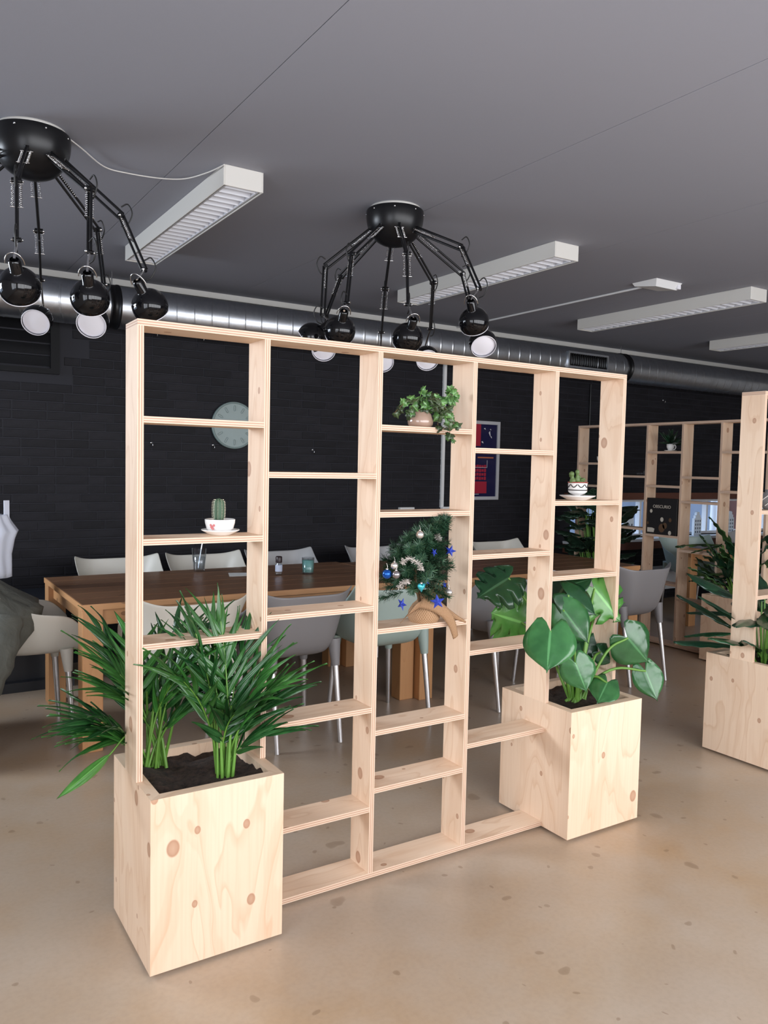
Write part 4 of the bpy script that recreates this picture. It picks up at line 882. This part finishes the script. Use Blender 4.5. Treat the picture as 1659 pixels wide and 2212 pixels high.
for j in range(8):
    a0 = 2*PI*j/8; part('garland', MB().tube([cb+Vector((20.8*k*math.cos(a0+q*0.7), 20.8*k*math.sin(a0+q*0.7), (31-6*math.sin(q*PI))*k)) for q in [i/10 for i in range(11)]], 1.1*k, 5), 'decor_black', sc_)
part('soil', mesh_at(MB().lathe([(19.2*k, 31*k), (0.0001, 34*k)], 20), cb), 'soil', sc_)
for j, (dx, dy, dz, h, r) in enumerate(((-14, 0, 34, 26, 7.5), (-10, 5, 34, 20, 6.5), (-4, -3, 34, 18, 7.5), (4, 2, 34, 15, 7), (11, -2, 33, 13, 7), (-8, -6, 36, 28, 6), (8, 7, 34, 12, 6), (15, 3, 33, 9, 5.5), (1, -8, 34, 10, 6))):
    m = MB(); P = cb+Vector((dx*k, dy*k, dz*k)); lean = Vector((dx*0.02, dy*0.02, 1)).normalized()
    m.lathe([(r*k*(0.75+0.25*math.sin(q*9))*math.sqrt(max(0.0, 1-max(0, (q-0.55)/0.45)**2)), q*h*k) for q in [i/14 for i in range(15)]], 14, 0, frame_to(P, lean)); part('lobe', m, 'succulent_green', sc_)

# small decorated tree in burlap
c = onY(915, 1343, 0.045); c.z = 0.8793; k = mpp(c)
tr = thing('small_christmas_tree', 'small artificial christmas tree with its foot wrapped in burlap', 'tree', c)
topz = onY(962, 1128, -0.02); trunk = bez([c, onY(897, 1240, 0.03), onY(915, 1180, 0.015), topz], 10)
part('trunk', MB().tube(trunk, 0.005, 7), 'stem_brown', tr)
rng = random.Random(5)
def brush(L, light, nl=0.025):
    m = MB(); m.tube([(0, 0, 0), (0, 0, L)], 0.0015, 4)
    for i in range(int(L*2300)):
        z = L*rng.random()**0.8; a = rng.uniform(0, 2*PI); f = rng.uniform(0.35, 0.8); d = Vector((math.cos(a), math.sin(a), f)).normalized(); s_ = nl*rng.uniform(.7, 1.15); P = Vector((0, 0, z)); w_ = d.cross(Vector((0, 0, 1))).normalized()*0.0011
        m.add([P-w_, P+w_, P+d*s_+w_*0.6, P+d*s_-w_*0.6], [(0, 1, 2, 3)], 1 if rng.random() < light else 0)
    return m
bm_ = [brush(L, 0.35).mesh('branch', ['needle_green', 'needle_green_light']) for L in (0.022, 0.045, 0.065, 0.085)]
for i in range(130):
    t = 0.22+0.78*(i/129); q = t*(len(trunk)-1); P = trunk[int(q)].lerp(trunk[min(int(q)+1, len(trunk)-1)], q-int(q))
    half = (0.13 if t < 0.45 else 0.13*(1-(t-0.45)/0.58)); half = max(half, 0.012)
    az = i*2.399; up = -0.35+1.1*t+rng.uniform(-.25, .25); d = Vector((math.cos(az), 0.62*math.sin(az), up)).normalized()
    me = bm_[min(3, int(half*rng.uniform(0.75, 1.0)/0.032))]
    st = P+d*max(0.0, half*rng.uniform(0.0, 0.4)); o = link('branch', me, tr); o.matrix_local = frame_to(st-c, d)
# burlap foot: sack with ribbon bow
m = MB(); seg_ = 36; vs = []; fs = []; uv = []
pr = [(0.050, 0.0), (0.058, 0.015), (0.054, 0.04), (0.040, 0.062), (0.026, 0.075), (0.022, 0.085), (0.030, 0.100), (0.036, 0.108)]
for i, (r, z) in enumerate(pr):
    for j in range(seg_): a = 2*PI*j/seg_; q = r*(1+0.09*math.sin(a*7+i)*(i/7)); vs.append(c+Vector((q*math.cos(a), q*math.sin(a), z)))
for i in range(len(pr)-1):
    for j in range(seg_): j2 = (j+1) % seg_; fs.append((i*seg_+j, i*seg_+j2, (i+1)*seg_+j2, (i+1)*seg_+j)); uv.append([(j*.008, i*.014), ((j+1)*.008, i*.014), ((j+1)*.008, (i+1)*.014), (j*.008, (i+1)*.014)])
part('burlap_sack', m.add(vs, fs, 0, uv, True), 'burlap', tr)
def ribbon(pts, wd, wdir, name='burlap_ribbon'):
    cv = bez(pts, 8); m = MB(); L = 0; vs = []; uv_ = []
    for i, p in enumerate(cv):
        if i: L += (p-cv[i-1]).length
        wv = Vector(wdir(i/(len(cv)-1))); hw = wd(i/(len(cv)-1))/2
        for q in (-1, -.5, 0, .5, 1): vs.append(p+wv*hw*q+Vector((0, -0.004*(1-q*q), 0))); uv_.append((L, q*hw))
    fs = [(i*5+j, i*5+j+1, (i+1)*5+j+1, (i+1)*5+j) for i in range(len(cv)-1) for j in range(4)]
    o = part(name, m.add(vs, fs, 0, [[uv_[q] for q in f] for f in fs], True), 'burlap', tr); sd = o.modifiers.new('thick', 'SOLIDIFY'); sd.thickness = 0.0015
yf = -0.012
ribbon([onY(912, 1305, 0.0), onY(890, 1318, yf), onY(868, 1342, 0.0)], lambda t: 0.05*math.sin(PI*min(1, 0.25+t*0.62)), lambda t: (0.55, -0.2, 0.8))
ribbon([onY(905, 1300, 0.0), onY(935, 1308, yf), onY(962, 1325, -0.022), onY(976, 1348, -0.022), onY(984, 1376, -0.016)], lambda t: 0.062-0.03*t, lambda t: (0.75-0.2*t, -0.15, 0.55-0.1*t))
ribbon([onY(945, 1310, 0.005), onY(975, 1328, 0.0), onY(1005, 1343, 0.0)], lambda t: 0.04*(1-t)+0.004, lambda t: (0.2, -0.2, 0.95))
ribbon([onY(925, 1300, 0.01), onY(928, 1280, 0.005), onY(940, 1268, 0.01)], lambda t: 0.03*math.sin(PI*(0.3+0.6*t)), lambda t: (0.9, -0.2, 0.2))
def bauble(px, py, r, mat, label, y, grp='round baubles on the small tree'):
    P = onY(px, py, y); R0 = r*mpp(P); t = thing('bauble', label, 'bauble', P)
    part('ball', mesh_at(MB().lathe([(max(1e-5, R0*math.sin(a)), -R0*math.cos(a)) for a in [PI*i/16 for i in range(17)]], 24), P), mat, t)
    part('cap', mesh_at(MB().lathe([(R0*.28, R0*.93), (R0*.28, R0*1.2), (0.0001, R0*1.22)], 12).tube([(0, 0, R0*1.2), (0.002, 0, R0*1.5), (0, 0.004, R0*2.2)], 0.0008, 5), P), 'bauble_silver', t)
bauble(907, 1155, 9, 'bauble_silver', 'silver bauble high on the small tree', -0.055)
bauble(852, 1222, 8.5, 'bauble_silver', 'silver bauble just above the blue one on the small tree', -0.03)
bauble(836, 1240, 10.5, 'bauble_blue', 'shiny blue bauble at the side of the small tree', -0.02)
bauble(856, 1241, 9, 'bauble_grey', 'dull grey bauble beside the blue one on the small tree', -0.045)
bauble(969, 1280, 9, 'bauble_silver', 'silver bauble low on the small tree, above the burlap ribbon end', -0.03)
# teal heart
P = onY(910, 1268, -0.075); k2 = mpp(P); ht = thing('heart_ornament', 'shiny teal heart ornament on the small tree', 'ornament', P); m = MB(); vs = []; fs = []
for i in range(13):
    a = PI*i/12
    for j in range(28):
        b_ = 2*PI*j/28; x = 16*math.sin(b_)**3; z = 13*math.cos(b_)-5*math.cos(2*b_)-2*math.cos(3*b_)-math.cos(4*b_); s_ = math.sin(a)
        vs.append(P+Vector((x*s_*0.62*k2, 5.5*k2*-math.cos(a), z*s_*0.68*k2)))
for i in range(12):
    for j in range(28): fs.append((i*28+j, i*28+(j+1) % 28, (i+1)*28+(j+1) % 28, (i+1)*28+j))
part('heart', m.add(vs, fs, 0, None, True), 'heart_teal', ht); part('cap', mesh_at(MB().lathe([(2.5*k2, 7*k2), (3*k2, 10*k2), (0.0001, 10.5*k2)], 10), P), 'bauble_silver', ht)
def star(px, py, r, rot, yawr, label, y):
    P = onY(px, py, y); R0 = r*mpp(P); M = TR(P) @ Matrix.Rotation(yawr, 4, 'Z') @ Matrix.Rotation(PI/2, 4, 'X') @ Matrix.Rotation(rot, 4, 'Z')
    vs = [M @ Vector(((R0 if i % 2 == 0 else R0*.42)*math.sin(PI*i/5), (R0 if i % 2 == 0 else R0*.42)*math.cos(PI*i/5), 0)) for i in range(10)]+[M @ Vector((0, 0, R0*.3)), M @ Vector((0, 0, -R0*.3))]
    fs = [(i, (i+1) % 10, 10) for i in range(10)]+[((i+1) % 10, i, 11) for i in range(10)]
    o = solo('star_ornament', MB().add(vs, fs), 'star_blue', label, 'ornament', None, tuple(P))
star(945, 1300, 17, 0.15, -0.5, 'large blue star hanging in front of the burlap ribbon', -0.075)
star(973, 1190, 13.5, -0.3, -0.9, 'blue star sticking out beside the upright, high on the small tree', -0.03)
star(938, 1193, 10, 0.6, -1.4, 'blue star half buried in the needles near the tree top', -0.05)
star(920, 1256, 10, 0.4, -1.2, 'blue star tucked behind the teal heart', -0.05)
star(960, 1263, 9, 0.2, -1.5, 'blue star turned edge-on above the low silver bauble', -0.02)
star(868, 1305, 15, 0.9, -1.35, 'blue star hanging edge-on beside the burlap foot', -0.03)
def sprig(pts, label):
    cv = bez(pts, 10); m = MB().tube(cv, 0.0012, 4)
    for i in range(220):
        q = rng.random()*(len(cv)-1.01); P = cv[int(q)].lerp(cv[int(q)+1], q-int(q)); d = Vector((rng.uniform(-1, 1), rng.uniform(-1, 1), rng.uniform(-1, 1))).normalized(); w_ = d.orthogonal().normalized()*0.0009; s_ = rng.uniform(.008, .015)
        m.add([P-w_, P+w_, P+d*s_+w_, P+d*s_-w_], [(0, 1, 2, 3)])
    solo('tinsel_garland', m, 'tinsel_silver', label, 'tinsel', None, tuple(cv[0]))
sprig([onY(867, 1218, -0.055), onY(882, 1206, -0.075), onY(903, 1217, -0.085), onY(912, 1232, -0.08)], 'long white tinsel sprig across the middle of the small tree')
sprig([onY(862, 1270, -0.05), onY(872, 1258, -0.065), onY(882, 1256, -0.07)], 'short white tinsel sprig below the grey bauble')
sprig([onY(944, 1155, -0.03), onY(948, 1165, -0.035)], 'tiny white tinsel sprig near the tree top')

# ------------------------------------------------------------------ things on the table
c = onZ(430, 1234, TH); k = mpp(c)
g = thing('drinking_glass', 'clear drinking glass with water and a spoon on the table', 'glass', c); gh = 50*k
part('glass_body', mesh_at(MB().lathe([(0.0001, 0), (11*k, 0), (12*k, 2*k), (16*k, gh), (15*k, gh), (11*k, 5*k), (0.0001, 5*k)], 36), c), 'glass', g)
part('water', mesh_at(MB().lathe([(0.0001, 5.4*k), (10.9*k, 5.4*k), (13.6*k, gh*0.62), (0.0001, gh*0.62)], 36), c), 'water', g)
sp_ = solo('spoon', MB().tube([c+Vector((-2*k, 0, 7*k)), c+Vector((4*k, 2*k, 40*k)), c+Vector((8*k, 3*k, 62*k))], [2.2*k, 1.5*k, 1.5*k], 8).lathe([(max(1e-5, 3.2*k*math.sin(a)), -5*k*math.cos(a)) for a in [PI*i/10 for i in range(11)]], 12, 0, TR(c+Vector((8.5*k, 3*k, 64*k)))), 'spoon_steel', 'steel spoon standing in the drinking glass', 'spoon', None, tuple(c))
c = onZ(602, 1242, TH); k = mpp(c)
bt = thing('small_bottle', 'small clear bottle with dark cap and pale label', 'bottle', c)
part('bottle_body', mesh_at(MB().lathe([(0.0001, 0), (7*k, 0), (7.5*k, 2*k), (7.5*k, 22*k), (5*k, 26*k), (5*k, 29*k), (0.0001, 29*k)], 28), c), 'glass', bt)
part('label_band', mesh_at(MB().lathe([(7.7*k, 8*k), (7.7*k, 22*k)], 28), c), 'label_blue', bt)
part('cap', mesh_at(MB().lathe([(0.0001, 27*k), (6.8*k, 27*k), (7*k, 28*k), (7*k, 39*k), (6*k, 40.5*k), (0.0001, 40.5*k)], 28), c), 'cap_dark', bt)
c = onZ(665, 1240, TH); k = mpp(c)
cd = thing('candle_glass', 'mint green candle in a clear glass on the table', 'candle', c)
part('glass_cup', mesh_at(MB().lathe([(0.0001, 0), (12*k, 0), (12.5*k, 1.5*k), (13.5*k, 36*k), (12.9*k, 36*k), (12*k, 4*k), (0.0001, 4*k)], 36), c), 'glass', cd)
part('wax', mesh_at(MB().lathe([(0.0001, 4.5*k), (11.9*k, 4.5*k), (12.6*k, 30*k), (0.0001, 30*k)], 36), c), 'candle_mint', cd)
part('wick', MB().tube([c+Vector((0, 0, 30*k)), c+Vector((0, 0, 34*k))], 0.4*k, 5), 'decor_black', cd)
p = onZ(520, 1242, TH)
solo('paper_sheet', MB().add([p+Vector(q) for q in ((-0.09, -0.04, 0.001), (0.10, -0.07, 0.001), (0.12, 0.05, 0.001), (-0.05, 0.08, 0.004), (-0.09, -0.04, 0.0025), (0.10, -0.07, 0.0025), (0.12, 0.05, 0.0025), (-0.05, 0.08, 0.0055))], [(3, 2, 1, 0), (4, 5, 6, 7), (0, 1, 5, 4), (1, 2, 6, 5), (2, 3, 7, 6), (3, 0, 4, 7)]), 'paper_white', 'loose white paper lying on the table behind an upright', 'paper', None, tuple(p))

# ------------------------------------------------------------------ things on the far shelf unit
def ub(lx, ly, z): return Vector((UBX+ly, UBY-lx, z))    # local coordinates of the crosswise unit
gx = 0.793; gb = ub(gx+0.148, 0.03, 0.91)
gm = thing('game_box', 'black square game box with pale lettering on the far shelf unit', 'game box', gb)
bevel(part('box_lid', MB().box(UBX+0.012, UBX+0.075, UBY-gx-0.298, UBY-gx, 0.91, 1.208), 'game_black', gm), 0.002)
RB = Matrix(((0, 0, -1, 0), (-1, 0, 0, 0), (0, 1, 0, 0), (0, 0, 0, 1)))
text('OBSCURIO', 0.036, (UBX+0.0115, UBY-gx-0.149, 1.128), RB, 'game_cream', gm, 'lettering', 'CENTER')
for (a, z, r, mt) in ((0.045, 1.10, 0.013, 'game_cream'), (0.155, 1.035, 0.016, 'game_cream'), (0.235, 1.035, 0.014, 'game_brown'), (0.235, 0.93, 0.015, 'game_cream'), (0.155, 0.965, 0.03, 'game_brown'), (0.185, 0.985, 0.022, 'game_brown'), (0.015, 1.0, 0.01, 'game_brown')):
    P = Vector((UBX+0.0112, UBY-gx-a, z)); part('printed_spot', MB().add([P+Vector((0, -r*math.cos(q), r*1.2*math.sin(q))) for q in [2*PI*i/14 for i in range(14)]], [tuple(range(14))]), mt, gm)
part('printed_badge', MB().add([(UBX+0.0112, UBY-gx-0.012, 0.925), (UBX+0.0112, UBY-gx-0.078, 0.925), (UBX+0.0112, UBY-gx-0.085, 0.955), (UBX+0.0112, UBY-gx-0.06, 0.962), (UBX+0.0112, UBY-gx-0.012, 0.962)], [(0, 1, 2, 3, 4)]), 'game_cream', gm)
def cup(label, P, r, h, plant, handle=True):
    t = thing('potted_plant' if plant else 'white_cup', label, 'plant' if plant else 'cup', P)
    part('cup', mesh_at(MB().lathe([(0.0001, 0), (r*0.6, 0), (r*0.65, 0.004), (r*0.95, h*0.5), (r, h), (r*0.94, h), (r*0.88, h*0.5), (0.0001, h*0.3)], 30), P), 'white_ceramic', t)
    if handle: part('handle', MB().tube([P+Vector((0, -r*0.92-0.022*math.sin(q), h*0.5+0.02*math.cos(q))) for q in [PI*i/10 for i in range(11)]], 0.004, 7), 'white_ceramic', t)
    if plant:
        rg = random.Random(3)
        for i in range(46):
            az = rg.uniform(0, 2*PI); th = rg.uniform(0.1, 1.4); d = Vector((math.cos(az)*math.sin(th), math.sin(az)*math.sin(th), math.cos(th))); A = P+Vector((0, 0, h*0.85)); L = rg.uniform(0.07, 0.15)
            leafpart('leaf', leaf(A+d*0.02, A+d*L, L*0.16, Vector((0, 0, 1))+Vector((rg.uniform(-1, 1), rg.uniform(-1, 1), 0)), 'lance', 0.3, 0.25, rows=6), 'leaf_dieff', t, 0.0006)
cup('dark fern-like plant in a white cup with handle on the far shelf unit', ub(0.965, 0.06, 1.6035), 0.032, 0.05, True)
solo('cup_saucer', mesh_at(MB().lathe([(0.0001, 0), (0.03, 0), (0.05, 0.007), (0.051, 0.009), (0.03, 0.004), (0.0001, 0.004)], 32), ub(0.965, 0.06, 1.5942)), 'white_ceramic', 'small white saucer under the cup with the dark fern', 'saucer', None, tuple(ub(0.965, 0.06, 1.5942)))
cup('empty white cup on the far shelf unit above the calathea', ub(0.225, 0.06, 1.4952), 0.034, 0.055, False)
P = ub(0.66, 0.05, 1.3902)
bx_ = thing('black_case', 'flat black case with a shiny tag on the far shelf unit', 'case', P)
bevel(part('case_body', MB().box(P.x-0.035, P.x+0.05, P.y-0.09, P.y+0.12, P.z, P.z+0.045), 'game_black', bx_), 0.008, 2); part('tag', MB().box(P.x-0.0362, P.x-0.034, P.y-0.07, P.y-0.01, P.z+0.01, P.z+0.022), 'chrome', bx_)
P = onY(1664, 1100, 0.06); zc_ = onY(1653, 1103, 0).z; P.z = zc_
vz = thing('patterned_vase', 'grey patterned vase on the shelf above the dark broad leaves', 'vase', P)
part('vase_body', mesh_at(MB().lathe([(0.0001, 0), (0.03, 0), (0.045, 0.02), (0.05, 0.045), (0.04, 0.075), (0.026, 0.09), (0.03, 0.10), (0.027, 0.10), (0.022, 0.09), (0.0001, 0.06)], 36), P), 'chair_grey', vz)
for j in range(6):
    a0 = 2*PI*j/6; part('swirl', MB().tube([P+Vector(((0.0505-0.008*abs(q-0.4))*math.cos(a0+q*1.3), (0.0505-0.008*abs(q-0.4))*math.sin(a0+q*1.3), 0.02+0.05*q)) for q in [i/10 for i in range(11)]], 0.0025, 5), 'white_ceramic', vz)
# paper houses on the window sill
def paper_house(px, label, h=0.27, wd=0.13, gable=True):
    P = onY(px, 1150, YW-0.03); x = P.x; z0 = WZ0; y0_ = YW-0.04
    ol = [(-wd/2, 0), (wd/2, 0), (wd/2, h*0.72), (wd*0.36, h*0.72), (wd*0.36, h*0.84), (wd*0.22, h*0.86), (wd*0.2, h*0.96), (wd*0.1, h), (-wd*0.1, h), (-wd*0.2, h*0.96), (-wd*0.22, h*0.86), (-wd*0.36, h*0.84), (-wd*0.36, h*0.72), (-wd/2, h*0.72)] if gable else [(-wd/2, 0), (wd/2, 0), (wd*0.5, h*0.85), (wd*0.3, h), (-wd*0.35, h), (-wd*0.5, h*0.85)]
    t = thing('paper_house', label, 'paper house', (x, y0_, z0), 0, 'white paper houses on the window sill')
    part('facade', MB().prism(ol, lambda a, b: (x+a, y0_, z0+b), lambda a, b: (x+a, y0_+0.03, z0+b)), 'paper_house', t)
    for r in range(4):
        for q in range(3): 
            xx = x-wd*0.30+q*wd*0.30; zz = z0+h*(0.10+0.155*r); part('house_window', MB().box(xx-wd*0.07, xx+wd*0.07, y0_-0.002, y0_+0.002, zz, zz+h*0.09), 'outside_grey', t)
paper_house(1505, 'white paper canal house beside the white post outside'); paper_house(1575, 'white paper canal house in front of the reddish brick view', 0.27, 0.14); paper_house(1356, 'white paper house with a flat top on the window sill', 0.24, 0.16, False)

# ------------------------------------------------------------------ left edge: coat, white cloth, dark bench
def blob(slices, cxy, seed, name, mat, label, cat, amp=0.03, waves=9):
    n = 64; m = MB(); vs = []; fs = []
    P0 = []
    for i in range(len(slices)-1):
        for q in range(4): t = q/4; P0.append([slices[i][j]+(slices[i+1][j]-slices[i][j])*t for j in range(5)])
    P0.append(list(slices[-1]))
    for i, (z, x0, x1, y0, y1) in enumerate(P0):
        for j in range(n):
            a = 2*PI*j/n; ca, sa = math.cos(a), math.sin(a); X = (x0+x1)/2+(x1-x0)/2*math.copysign(abs(ca)**0.75, ca); Y = (y0+y1)/2+(y1-y0)/2*math.copysign(abs(sa)**0.75, sa)
            f = amp*(noise.noise(Vector((ca*2.2+seed, sa*2.2, z*3)))+0.6*noise.noise(Vector((ca*5, sa*5+seed, z*5+a*0.3)))+0.35*math.sin(a*waves+z*6+2*noise.noise(Vector((ca*2, sa*2, z*4)))))
            vs.append(Vector((X+ca*f, Y+sa*f, z+0.3*f)))
    for i in range(len(P0)-1):
        for j in range(n): fs.append((i*n+j, i*n+(j+1) % n, (i+1)*n+(j+1) % n, (i+1)*n+j))
    fs.append(tuple(range(n))[::-1]); fs.append(tuple(range((len(P0)-1)*n, len(P0)*n)))
    m.add(vs, fs, 0, None, True); return m
ct = thing('olive_coat', 'olive grey padded coat draped over the chair at the table head', 'coat', (-0.28, 2.2, 0.0))
part('coat_body', blob([(0.16, -0.52, -0.26, 1.95, 2.45), (0.30, -0.55, -0.14, 1.90, 2.50), (0.45, -0.55, -0.03, 1.86, 2.52), (0.58, -0.52, 0.09, 1.86, 2.52), (0.68, -0.48, 0.10, 1.88, 2.50), (0.76, -0.44, -0.04, 1.92, 2.46), (0.83, -0.40, -0.14, 1.98, 2.40), (0.865, -0.34, -0.22, 2.05, 2.32)], 0, 2.0, 'c', 'coat_olive', '', ''), 'coat_olive', ct)
part('sleeve', MB().tube(bez([(-0.10, 1.90, 0.66), (-0.14, 1.83, 0.5), (-0.22, 1.80, 0.33), (-0.27, 1.78, 0.17), (-0.29, 1.76, 0.04)], 6), [0.075+0.006*math.sin(i*1.9) for i in range(25)], 18), 'coat_olive', ct)
wb = onY(4, 1180, 2.35)
wh = thing('white_cloth', 'white cloth with an upright strap behind the olive coat', 'cloth', (wb.x, 2.4, 0.8))
part('cloth_body', blob([(0.80, wb.x-0.22, wb.x+0.045, 2.28, 2.5), (0.92, wb.x-0.2, wb.x+0.05, 2.3, 2.5), (1.0, wb.x-0.2, wb.x+0.07, 2.3, 2.48), (1.04, wb.x-0.18, wb.x+0.085, 2.31, 2.47), (1.09, wb.x-0.16, wb.x+0.05, 2.33, 2.45), (1.13, wb.x-0.14, wb.x+0.03, 2.34, 2.44)], 0, 7.0, 'c', 'cloth_white', '', '', 0.012), 'cloth_white', wh)
a = onY(14, 1150, 2.38); b = onY(15, 1081, 2.38)
part('strap', MB().box(a.x-0.012, a.x+0.014, 2.372, 2.388, 1.08, b.z), 'cloth_white', wh)
a = onZ(75, 1465, 0); 
solo('dark_bench', MB().box(-1.3, 0.42, 2.95, 3.45, 0.52, 0.56).box(-1.28, 0.38, 3.02, 3.43, 0.06, 0.52).box(-1.3, 0.42, 2.96, 3.44, 0.0, 0.06), 'bench_dark', 'low black bench cabinet against the black wall beside the table', 'bench', None, (-0.4, 3.2, 0))
wb_ = thing('white_bench', 'white low bench below the low window', 'bench', (6.9, 3.3, 0))
part('bench_seat', MB().box(5.6, 8.8, 3.12, 3.5, 0.2, 0.38), 'bench_white', wb_)
for x in (5.7, 7.2, 8.6): part('bench_leg', MB().box(x, x+0.06, 3.2, 3.45, 0, 0.2), 'bench_dark', wb_)
